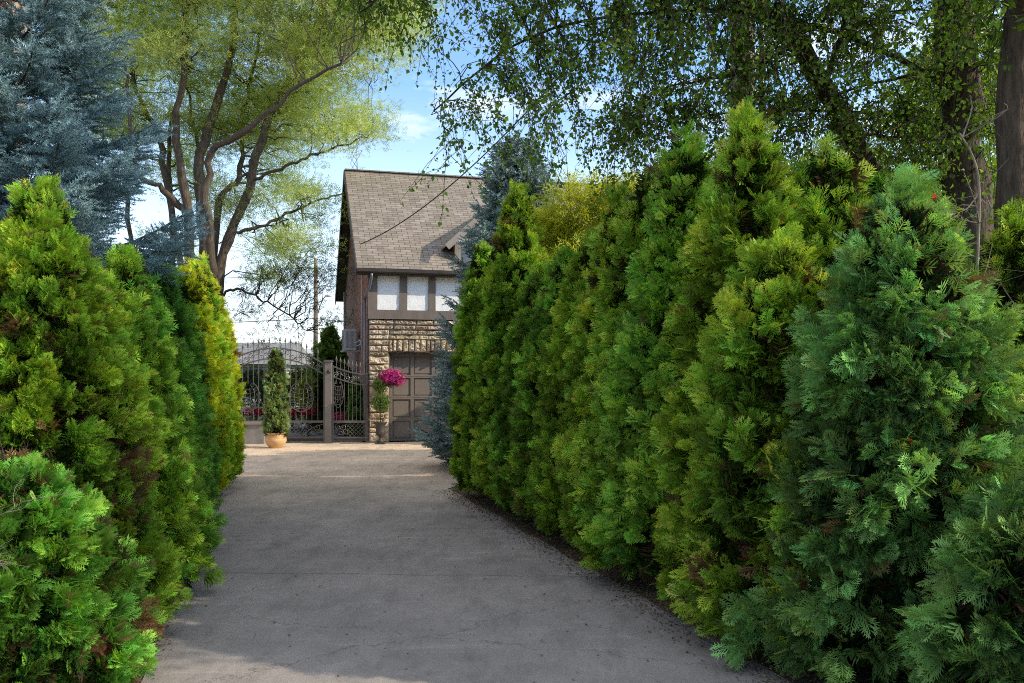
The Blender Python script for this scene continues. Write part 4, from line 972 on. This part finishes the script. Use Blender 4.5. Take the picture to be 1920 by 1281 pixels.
hedge('loose green arborvitae at the right edge below the dark trunk', 3.55, 6.0, 2.75, .50, 218, 'R', lod=1, prof=conep, holes=((3.3, 5.6, 1.9, .3),), **{**cs, 'cdepth': .36})
hedge('low dark cedar at the bottom right corner', 2.60, 3.95, 1.15, .58, 209, 'C', lod=0, prof=wallp, **cc)
hedge('dark cedar at the right edge, behind the low one', 3.20, 4.85, 1.40, .45, 210, 'C', lod=1, prof=wallp, **cc)

hedge('broad dark evergreen close to the garage front, screened by the blue spruce', 1.45, 21.7, 3.15, .95, 230, 'R', lod=2, group='evergreens of the right hedge', spacing=.17, fl=.16, prof=wallp)
# ------------------------------------------------------------------ SPRUCES
spruce('large blue spruce with silvery tips at the upper left', -5.15, 8.6, 8.7, 2.70, 301, 0, (.075, .135, .135), (.35, .51, .53), 2.75, .20, 1.2, 112, 1.2)
spruce('blue spruce behind the right hedge, covering the dormer and garage', .10, 16.4, 6.25, 1.68, 302, 1, (.10, .16, .145), (.34, .45, .43), .25, .19, 1.15, 300, .72)

# ------------------------------------------------------------------ TALL YELLOW GREEN TREE (left, beyond the gate wall)
def PD(px, py, D): return np.array(P(px, py, D))
def inpoly(x, y, poly):
    c = False; n = len(poly); j = n-1
    for i in range(n):
        xi, yi = poly[i]; xj, yj = poly[j]
        if (yi > y) != (yj > y) and x < (xj-xi)*(y-yi)/(yj-yi)+xi: c = not c
        j = i
    return c
def tall_left():
    g = np.random.default_rng(400); D0 = 25.5
    base = PD(392, 832, D0); base[2] = 0
    t_ = thing('tall_tree', 'tall multi stemmed tree with yellow green foliage beyond the left hedge, left of the house', 'tree', tuple(base))
    stems = [
        ([(392, 820, 0), (400, 640, 0), (385, 520, 0), (380, 400, .1), (372, 300, .2), (396, 220, .3), (430, 120, .3), (445, 0, .2), (450, -160, 0)], .27),
        ([(398, 700, 0), (362, 540, -.3), (352, 400, -.5), (338, 320, -.6), (330, 230, -.7), (345, 130, -.8), (350, 0, -1), (340, -200, -1)], .21),
        ([(400, 700, 0), (405, 540, .4), (432, 440, .5), (470, 340, .6), (492, 250, .6), (520, 190, .8), (560, 120, 1), (600, 30, 1.2), (640, -120, 1.4)], .22),
        ([(395, 680, 0), (400, 520, -.6), (390, 420, -1), (385, 340, -1.2), (400, 280, -1.4), (440, 255, -1.8), (500, 215, -2), (560, 160, -2.2), (640, 120, -2.6)], .17),
        ([(390, 640, 0), (345, 520, .5), (312, 340, .8), (300, 260, 1), (262, 180, 1.2), (230, 60, 1.4), (200, -100, 1.4)], .15),
        ([(392, 660, 0), (330, 560, .8), (322, 420, 1.6), (318, 250, 2), (340, 160, 2.2), (330, 0, 2.4)], .13),
        ([(400, 560, .2), (412, 380, 1), (450, 330, 1.6), (455, 230, 2), (480, 100, 2), (500, -60, 2)], .13),
        ([(352, 400, -.4), (300, 350, -.8), (262, 330, -1.2), (245, 240, -1.4), (235, 120, -1.5), (190, 20, -1.6)], .11),
        ([(392, 720, .2), (330, 600, 1.8), (250, 480, 2.6), (240, 300, 3), (245, 180, 3), (260, 30, 3)], .14),
        ([(385, 380, .1), (376, 300, 1.3), (358, 220, 1.8), (352, 170, 2), (310, 60, 2.2)], .09),
        ([(432, 440, .5), (500, 420, .8), (560, 390, 1.2), (620, 370, 1.5), (660, 350, 1.6)], .07),
        ([(470, 340, .6), (540, 310, .2), (620, 280, 0), (700, 250, -.3)], .07),
        ([(405, 560, .3), (440, 545, .4), (480, 555, .6), (540, 590, .8), (575, 620, .9)], .055),
    ]
    wood = Geo(); nodes = []; rads = []
    for pts, r0 in stems:
        w_ = [PD(a, b, D0+c)-base for a, b, c in pts]; p = smooth_path(w_, 26); rr = .86*r0*np.linspace(1, .22, 26)**.9*(1+.08*g.normal(0, 1, 26))
        p[1:-1] += g.normal(0, .03, (24, 3)); wood.tube(p, rr, 9, (1, 1, 1))
        nodes += list(p[5:]); rads += list(rr[5:])
    nodes = np.array(nodes); rads = np.array(rads)
    poly = [(130, -420), (700, -420), (790, -60), (765, 60), (720, 130), (725, 210), (670, 270), (620, 310), (600, 430), (560, 545), (500, 520), (455, 420), (330, 470), (300, 440), (345, 330), (250, 330), (170, 260), (120, 60)]
    gaps = [(620, 180, 22), (690, 100, 20), (210, 130, 22), (470, 120, 22), (280, 120, 22), (400, 60, 20), (560, 60, 18), (600, 310, 20), (460, 320, 40), (500, 400, 45), (330, 290, 35), (300, 230, 28), (420, 180, 25), (530, 330, 22), (375, 420, 34), (480, 480, 34), (560, 400, 22), (350, 420, 50), (680, 340, 30), (250, 280, 25), (560, 250, 14), (420, 320, 30)]
    geo = Geo(); k = 0; tries = 0
    while k < 600 and tries < 20000:
        tries += 1
        a, b = g.uniform(120, 800), g.uniform(-420, 590)
        if not inpoly(a, b, poly) or (a > 585 and b > 262): continue
        if any((a-u)**2+(b-v)**2 < q*q for u, v, q in gaps) and g.uniform() < .9: continue
        if b < -60 and g.uniform() < .35: continue
        D = D0+g.normal(0, 1.8)+(1.8 if (b > 120 and 180 < a < 560) else 0)+(1.0 if b > 0 else 0); c = PD(a, b, D)-base
        i = int(np.argmin(np.linalg.norm(nodes-c, axis=1)+np.maximum(0, nodes[:, 2]-c[2])*.8)); s_ = nodes[i]
        if np.linalg.norm(s_-c) > 4.5: continue
        k += 1
        p = add_twig(wood, g, s_, c, min(.05, rads[i]*.5), .10, 7, .12, .006)
        for q in range(3):
            e = c+g.normal(0, .35, 3)*np.array([1, 1, .5]); wood.tube([p[3+q], (p[3+q]+e)/2+g.normal(0, .06, 3), e], [.012, .008, .004], 3, cap=False)
        n = int(g.uniform(160, 300)); m_ = g.integers(2, 5)
        clump_tone = g.uniform(.75, 1.2)  # random tone per leaf clump
        for q in range(m_):
            o_ = c+g.normal(0, .34, 3)*np.array([1.2, 1.2, .6]); nn = n//m_
            u = g.normal(0, 1, (nn, 3))*np.array([.34, .34, .14]); u[:, 2] += -.25*(u[:, 0]**2+u[:, 1]**2)
            pos = o_+u; d = unit(u*1.2+g.normal(0, .45, (nn, 3))+np.array([0, 0, .35])); nr = unit(g.normal(0, .8, (nn, 3))+np.array([0, 0, 1]))
            cf = g.uniform(0, 1, (nn, 1)); col = (np.array([.30, .36, .09])*(1-cf)+np.array([.62, .66, .24])*cf)*clump_tone*g.uniform(.8, 1.2, (nn, 1))
            pk = g.integers(0, 5, nn); sz = g.uniform(.12, .24, nn)
            for z_, T in enumerate(LT): mm = pk == z_; geo.place(T, pos[mm], d[mm], nr[mm], sz[mm], col[mm])
    # sparse drooping sprays on the low right side
    for k in range(34):
        a, b = g.uniform(445, 640), g.uniform(500, 640)
        if b > 660-.25*abs(a-540): continue
        c = PD(a, b, D0+.8+g.normal(0, .5))-base; i = int(np.argmin(np.linalg.norm(nodes-c, axis=1))); add_twig(wood, g, nodes[i], c, .018, .06, 7, .10, .005)
        for q in range(4): wood.tube([c, c+g.normal(0, .25, 3)-np.array([0, 0, .15])], [.008, .004], 3, cap=False)
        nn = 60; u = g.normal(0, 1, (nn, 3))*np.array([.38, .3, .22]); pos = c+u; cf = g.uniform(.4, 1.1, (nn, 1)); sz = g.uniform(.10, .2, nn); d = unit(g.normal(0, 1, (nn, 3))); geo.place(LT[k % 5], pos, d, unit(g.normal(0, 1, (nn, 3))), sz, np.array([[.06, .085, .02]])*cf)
    geo.obj('crown', M['broadsun'], t_); wood.obj('trunk', M['barklit'], t_, True)
tall_left()

# ------------------------------------------------------------------ RIGHT: BIRCH-LIKE TREES
def right_trees():
    g = np.random.default_rng(500)
    def tree(label, trunks, limbs, targets, nl, leafsize, base, tip, bcol, droop=.25, name='tall_tree', tw_r=.012):
        b0 = np.array(trunks[0][0][0]); b0 = np.array([b0[0], b0[1], 0.])
        t_ = thing(name, label, 'tree', tuple(b0)); wood = Geo(); nodes = []; rads = []
        for pts, r0, r1 in trunks+limbs:
            p = smooth_path([np.array(q)-b0 for q in pts], 22); rr = np.linspace(r0, r1, 22); p[1:-1] += g.normal(0, min(.02, r0*.25), (20, 3))
            wood.tube(p, rr*(1+.05*g.normal(0, 1, 22)), 14 if r0 > .1 else 6); 
            nodes += list(p[4:]); rads += list(rr[4:])
        nodes = np.array(nodes); rads = np.array(rads); geo = Geo(); L_ = []
        for c in targets:
            c = c-b0; dd = np.linalg.norm(nodes-c, axis=1)+np.maximum(0, c[2]-nodes[:, 2])*.2; i = int(np.argmin(dd)); s_ = nodes[i]
            if np.linalg.norm(s_-c) > 2.6: s_ = c+(s_-c)*2.6/np.linalg.norm(s_-c)
            n = 9; t = np.linspace(0, 1, n); ln = np.linalg.norm(c-s_); p = s_+(c-s_)*t[:, None]; p[:, 2] += droop*ln*np.sin(t*math.pi)*.6-.1*ln*t**3; p[1:-1] += g.normal(0, .03, (n-2, 3))
            wood.tube(p, np.linspace(min(tw_r, rads[i]*.6), .0022, n), 4, cap=False)
            dv = unit(p[-1]-p[-3])
            subs = [p[3:]]
            for q in range(5):
                a = p[g.integers(3, n)]; e = a+(g.normal(0, .22, 3)+dv*.12-np.array([0, 0, .16])); sp_ = np.array([a, (a+e)/2+g.normal(0, .02, 3)+np.array([0, 0, .03]), e]); wood.tube(sp_, [.004, .003, .0018], 3, cap=False); subs.append(smooth_path(sp_, 6))
            for sp_ in subs:
                m_ = max(3, int(nl/len(subs)*(1.4 if sp_ is subs[0] else .9)))
                u = np.sort(g.uniform(0, 1, m_)); fi = u*(len(sp_)-1); i0 = np.minimum(fi.astype(int), len(sp_)-2); pos = sp_[i0]+(sp_[i0+1]-sp_[i0])*(fi-i0)[:, None]
                L_.append(pos+g.normal(0, .015, pos.shape))
        pos = np.concatenate(L_); n = len(pos)
        d = unit(g.normal(0, .8, (n, 3))+np.array([0, 0, -.75])); nr = unit(g.normal(0, 1, (n, 3))+np.array([0, -.2, .5]))
        cf = g.uniform(0, 1, (n, 1)); col = (np.array(base)*(1-cf)+np.array(tip)*cf)*g.uniform(.7, 1.3, (n, 1)); sz = leafsize*g.uniform(.6, 1.25, n); pk = g.integers(0, 3, n)
        for z_, T in enumerate(LF): mm = pk == z_; geo.place(T, pos[mm]+d[mm]*.012, d[mm], nr[mm], sz[mm], col[mm])
        geo.obj('crown', M['broad'], t_); wood.obj('trunk', bcol, t_, True)
        return t_
    # leafy hanging canopy: targets in a 3-D volume; the crown's lower outline rises to the left
    def targets(n, xr, yr, zr, keep):
        out = []
        while len(out) < n:
            c = np.array([g.uniform(*xr), g.uniform(*yr), g.uniform(*zr)])
            px_, py_ = CX+F*c[0]/c[1], HOR-F*(c[2]-CAMH)/c[1]
            if keep(px_, py_, c): out.append(c)
        return out
    edge = [(600, -400), (1900, -400), (1900, 420), (1640, 420), (1450, 330), (1290, 330), (1180, 330), (1060, 290), (940, 300), (850, 320), (800, 240), (790, 150), (830, 60), (760, 95), (660, 60), (600, -40)]
    T1 = targets(1150, (-2.2, 5.5), (7.2, 9.8), (3.6, 8.6), lambda a, b, c: inpoly(a, b, edge) and not (a < 1000 and b > 30 and g.uniform() < .62) and not (a > 1360 and -20 < b < 420 and g.uniform() < .3) and not ((a-1240)**2+(b-150)**2 < 45**2 and g.uniform() < .7) and not (820 < a < 930 and 40 < b < 150 and g.uniform() < .8))
    tb = P(1826, 700, 8.6)
    X, Y = tb[0], 8.6
    tr = [([(X, Y, 0), (X-.02, Y, 2.5), (X-.10, Y, 4.2), (X-.22, Y, 5.6), (X-.3, Y, 7.5), (X-.2, Y, 9.5)], .27, .11)]
    lb = [([(X-.15, Y, 4.6), (X-1.2, Y+.3, 5.3), (X-2.6, Y+.4, 5.6), (X-4.4, Y+.5, 5.4), (X-5.5, Y+.6, 4.6)], .030, .008),
          ([(X-.2, Y, 5.5), (X-1.5, Y-.2, 6.3), (X-3.4, Y-.3, 6.5), (X-5.2, Y-.2, 6.0), (X-6.2, Y, 5.4)], .038, .008),
          ([(X-.05, Y, 4.3), (X-1.0, Y+.6, 4.6), (X-2.2, Y+1.0, 4.7), (X-3.2, Y+1.1, 4.6)], .02, .006),
          ([(X-.25, Y, 6.8), (X-1.8, Y+.6, 7.6), (X-3.6, Y+.9, 7.8), (X-5.0, Y+1.0, 7.2)], .06, .012),
          ([(X-.1, Y, 4.9), (X-.9, Y+1.2, 5.0), (X-2.0, Y+1.9, 4.8)], .02, .006),
          ([(X-.2, Y, 7.2), (X+1.0, Y-.5, 8.0), (X+2.0, Y-.8, 8.3)], .06, .012),
          ([(X-.28, Y, 8.4), (X-1.2, Y-.9, 8.8), (X-2.4, Y-1.5, 8.6)], .05, .012)]
    tree('thick trunked tree at the right whose small leaved boughs hang over the driveway', tr, lb, T1, 72, .058, (.07, .15, .022), (.23, .36, .045), M['bark'])
    # leaning trunk
    q = [P(1700, 470, 9.4), P(1640, 345, 9.2), P(1590, 250, 9.1), P(1545, 160, 9.0), P(1490, 80, 8.9), P(1420, 10, 8.8), P(1330, -60, 8.7)]
    X2, Y2 = q[0][0]+.35, 9.6
    edge2 = [(1120, -500), (1900, -500), (1900, 300), (1560, 420), (1330, 300), (1150, 200)]
    T2 = targets(420, (0.5, 5.2), (7.6, 9.8), (4.2, 9.0), lambda a, b, c: inpoly(a, b, edge2) and not (a > 1300 and -20 < b < 420 and g.uniform() < .5))
    tree('slim tree leaning left across the sky in front of the thick trunk', [([(X2, Y2, 0), (X2-.12, Y2-.1, 1.6)]+q, .13, .085)],
         [([q[3], (q[3][0]+.3, 8.9, q[3][2]+.9), (q[3][0]+.9, 8.8, q[3][2]+1.9)], .03, .009), ([q[2], (q[2][0]+.8, 9.2, q[2][2]-.02), (q[2][0]+1.8, 9.3, q[2][2]+.05)], .02, .006),
          ([q[6], (q[6][0]-1, 8.6, q[6][2]+.7), (q[6][0]-2.2, 8.6, q[6][2]+.9)], .07, .012), ([q[5], (q[5][0]+.3, 8.5, q[5][2]+1.5), (q[5][0]+.8, 8.3, q[5][2]+2.6)], .05, .012), ([q[4], (q[4][0]-.6, 8.6, q[4][2]-.4), (q[4][0]-1.6, 8.3, q[4][2]-.7)], .03, .006)],
         T2, 55, .062, (.07, .15, .022), (.23, .36, .045), M['bark'], name='leaning_tree')
    # second thick trunk at the right edge
    tb = P(1905, 700, 6.9); X3, Y3 = tb[0], 6.9
    edge3 = [(1300, -2500), (4500, -2500), (4500, 300), (1890, 560), (1830, 420), (1770, 160), (1720, -60), (1400, -60)]
    T3 = targets(420, (2.6, 7.5), (3.4, 8.4), (4.3, 9.6), lambda a, b, c: inpoly(a, b, edge3))
    tree('dark trunk cut by the right edge of the view, leafy overhead', [([(X3, Y3, 0), (X3, Y3, 2), (X3-.02, Y3, 4), (X3+.05, Y3-.1, 6), (X3+.2, Y3-.2, 8.5)], .165, .09)],
         [([(X3, Y3, 4.5), (X3-.4, Y3-1, 5.4), (X3-.9, Y3-2.2, 6.2)], .05, .01), ([(X3, Y3, 5.2), (X3+1.1, Y3-.6, 6.2), (X3+2.2, Y3-1.2, 6.8)], .05, .01), ([(X3, Y3, 5.8), (X3-.2, Y3-1.6, 7.2), (X3, Y3-3, 8)], .05, .01),
          ([(X3+.1, Y3, 6.8), (X3-1.0, Y3+.2, 7.6), (X3-1.8, Y3+.1, 8)], .05, .01), ([(X3+.1, Y3, 7.4), (X3+1.0, Y3+.6, 8.4), (X3+2, Y3+.6, 9)], .05, .01), ([(X3, Y3, 5.0), (X3+.8, Y3-2, 6.0), (X3+1.2, Y3-3.2, 6.6)], .05, .01)],
         T3, 70, .085, (.07, .15, .022), (.23, .36, .045), M['bark'])
right_trees()

# yellow green leafy tree behind the far right hedge
def leafy(label, x, y, z, rad, n, seed, base, tip, size, name='leafy_tree', blobs=16, T=None, cat='tree', group=None):
    g = np.random.default_rng(seed); t_ = thing(name, label, cat, (x, y, 0), 0, group); gq = Geo(); tg = Geo(); rad = np.array(rad)
    tg.tube([(0, 0, -.03), (.05, 0, z*.4), (0, .03, z)], [.09, .07, .03], 8)
    for k in range(blobs):
        u = unit(g.normal(0, 1, 3)); c = np.array([0, 0, z])+u*rad*g.uniform(.45, .85); rr = rad*g.uniform(.28, .45); nn = n//blobs
        p = add_twig(tg, g, (0, 0, z*g.uniform(.35, .8)), c, .03, .05, 7, .1, .005)
        v = unit(g.normal(0, 1, (nn, 3)))*g.uniform(.2, 1.0, (nn, 1))**.6; pos = c+v*rr; d = unit(v+g.normal(0, .6, (nn, 3))+np.array([0, 0, .1])); nr = unit(v*.6+g.normal(0, .6, (nn, 3))+np.array([0, 0, .5]))
        cf = g.uniform(0, 1, (nn, 1)); col = (np.array(base)*(1-cf)+np.array(tip)*cf)*g.uniform(.8, 1.2, (nn, 1))*g.uniform(.8, 1.15); sz = size*g.uniform(.7, 1.3, nn); T_ = T or LT; pk = g.integers(0, len(T_), nn)
        for z_, q in enumerate(T_): mm = pk == z_; gq.place(q, pos[mm], d[mm], nr[mm], sz[mm], col[mm])
    hp('crown', gq, M['broad'], t_); hp('trunk', tg, M['bark'], t_, True)
    return t_
leafy('bright yellow green leafy tree glowing behind the pointed arborvitae', 1.25, 12.9, 3.3, (1.45, .9, 1.5), 14000, 601, (.30, .36, .03), (.58, .60, .08), .16, blobs=24)
leafy('sunlit leafy tree behind the utility pole', 4.4, 17.5, 3.9, (1.7, 1.3, 1.6), 7500, 602, (.14, .19, .02), (.32, .36, .04), .2)
GB = 'leafy trees beyond the right hedge'
for i, (x, y, z, rx, rz, lab) in enumerate([
        (5.4, 12.2, 3.1, 1.5, 1.9, 'mid green leafy tree seen between the leaning trunk and the thick trunk'),
        (7.3, 11.2, 3.0, 1.6, 2.0, 'dark leafy tree seen past the thick trunk toward the right edge'),
        (9.2, 13.5, 3.4, 1.9, 2.4, 'leafy tree farthest right beyond the hedge'),
        (6.6, 17.0, 3.4, 2.2, 2.4, 'distant leafy tree behind the gap right of the cedar'),
        (2.9, 15.6, 4.2, 1.7, 1.8, 'rounded leafy tree showing over the hedge left of the utility pole'),
        (7.6, 13.8, 5.2, 1.8, 2.2, 'tall leafy tree closing the view between the two thick trunks'),
        (5.0, 16.2, 4.4, 1.9, 2.1, 'leafy tree filling the sky gap under the leaning trunk')]):
    leafy(lab, x, y, z, (rx, rx, rz), 7500, 610+i, (.11, .18, .022), (.29, .40, .05), .17, group=GB, T=LTW)
leafy('low leafy undergrowth bush between the thick trunk and the cedar', 4.25, 7.6, 1.5, (1.0, .7, 1.3), 5200, 620, (.025, .06, .012), (.07, .13, .025), .11, 'understory_bush', T=LTW, cat='bush')
leafy('thin leafy understory bush at the right edge beneath the dark trunk', 3.75, 6.2, 2.2, (.45, .4, 1.0), 900, 621, (.03, .07, .014), (.09, .16, .025), .09, 'understory_bush', T=LTW, cat='bush')

# bare twiggy plants
def twiggy(name, label, base, dirs, seed, mat, r0=.006, n=30, ln=.5, cat='twigs'):
    g = np.random.default_rng(seed); t_ = thing(name, label, cat, base); w_ = Geo()
    def grow(p, d, l_, r_, lev):
        pts = [np.array(p)]; k = 6
        for i in range(k): d = unit(d+g.normal(0, .16, 3)); pts.append(pts[-1]+d*l_/k)
        w_.tube(pts, np.linspace(r_, r_*.45, k+1), 4, cap=False)
        if lev < 3:
            for q in range(3 if lev else 4):
                j = g.integers(2, k); grow(pts[j], unit(d+g.normal(0, .5, 3)), l_*g.uniform(.4, .65), r_*.6, lev+1)
    for i in range(n):
        d = unit(np.array(dirs)+g.normal(0, .35, 3)); grow((0, 0, 0), d, ln*g.uniform(.6, 1.1), r0*g.uniform(.7, 1.2), 0)
    hp('branches', w_, mat, t_, True)
    return t_
twiggy('dead_shrub', 'pale dead twigs sticking out of the gap in the left hedge', (-2.56, 3.60, .82), (.75, .0, 1.0), 701, M['deadwood'], .0035, 12, .50)
twiggy('dead_shrub', 'dark bare twigs low inside the hollow of the left hedge', (-2.75, 4.75, 1.10), (.4, -.5, .2), 702, M['bark'], .004, 6, .28)
def sapling(label, pts, r0, seed, nb=9):
    g = np.random.default_rng(seed); b0 = np.array([pts[0][0], pts[0][1], 0]); t_ = thing('bare_sapling', label, 'sapling', tuple(b0)); w_ = Geo(); p = smooth_path([np.array(q)-b0 for q in pts], 24); w_.tube(p, np.linspace(r0, r0*.3, 24), 6)
    for k in range(nb):
        i = g.integers(8, 23); e = p[i]+g.normal(0, .28, 3)*np.array([1, .6, .8])+np.array([0, 0, .08]); pp = smooth_path([p[i], (p[i]+e)/2+g.normal(0, .04, 3), e], 6); w_.tube(pp, np.linspace(r0*.35, .0015, 6), 4, cap=False)
        for q in range(2): e2 = pp[4]+g.normal(0, .14, 3); w_.tube([pp[3], e2], [.002, .001], 3, cap=False)
    hp('branches', w_, M['deadwood'], t_, True)
sapling('thin pale bare sapling rising right of the dark cedar', [(*P(1838, 700, 5.6)[:2], 0), P(1822, 700, 5.6), P(1832, 500, 5.6), P(1834, 330, 5.6), P(1800, 250, 5.6)], .016, 711, 14)
sapling('brown bare stem leaning beside the pale sapling', [(*P(1760, 800, 5.7)[:2], 0), P(1800, 700, 5.8), P(1850, 560, 5.9), P(1880, 420, 6.0)], .02, 712, 10)
# red ribbons
def ribbon(label, p, w_, h):
    t_ = Geo(); n = 7
    v = []
    for i in range(n):
        u = i/(n-1); v += [(-w_/2+.006*math.sin(5*u), .008*math.sin(7*u), -h*u), (w_/2+.006*math.sin(5*u), .008*math.cos(6*u), -h*u)]
    t_.add(v, None, [(2*i, 2*i+1, 2*i+3, 2*i+2) for i in range(n-1)]); o = t_.obj('red_ribbon', M['redtape']); o.location = p; tag(o, label, 'ribbon')
ribbon('red marker ribbon hanging in the gap of the dark cedar', P(1707, 818, 4.45), .022, .075)
ribbon('small red tape tied on a twig above the dark cedar', P(1751, 362, 5.4), .02, .05)

# ------------------------------------------------------------------ ground litter
def litter():
    g = np.random.default_rng(800); geo = Geo(); n = 9000
    y = g.uniform(2.5, 13.0, n); off = g.normal(0.10, .16, n); x = edgeR(y)+off
    n2 = 1800; y2 = g.uniform(3, 13, n2); x2 = edgeL(y2)-.12+g.normal(-.03, .07, n2)
    n3 = 320; y3 = g.uniform(4.5, 20, n3); x3 = -.29*(y3-4.85)+g.uniform(-1.9, 1.5, n3)
    X = np.concatenate([x, x2, x3]); Y = np.concatenate([y, y2, y3]); m_ = len(X)
    pos = np.stack([X, Y, np.full(m_, .004)+g.uniform(0, .008, m_)], -1); d = unit(g.normal(0, 1, (m_, 3))*np.array([1, 1, .12])); nr = unit(g.normal(0, .35, (m_, 3))+np.array([0, 0, 1]))
    col = np.where(g.uniform(0, 1, (m_, 1)) < .7, np.array([[.17, .11, .06]]), np.array([[.25, .19, .09]]))*g.uniform(.35, 1.3, (m_, 1)); geo.place(LF[0], pos, d, nr, g.uniform(.012, .035, m_), col)
    tag(geo.obj('fallen_leaves', M['litter']), kind='stuff')
litter()
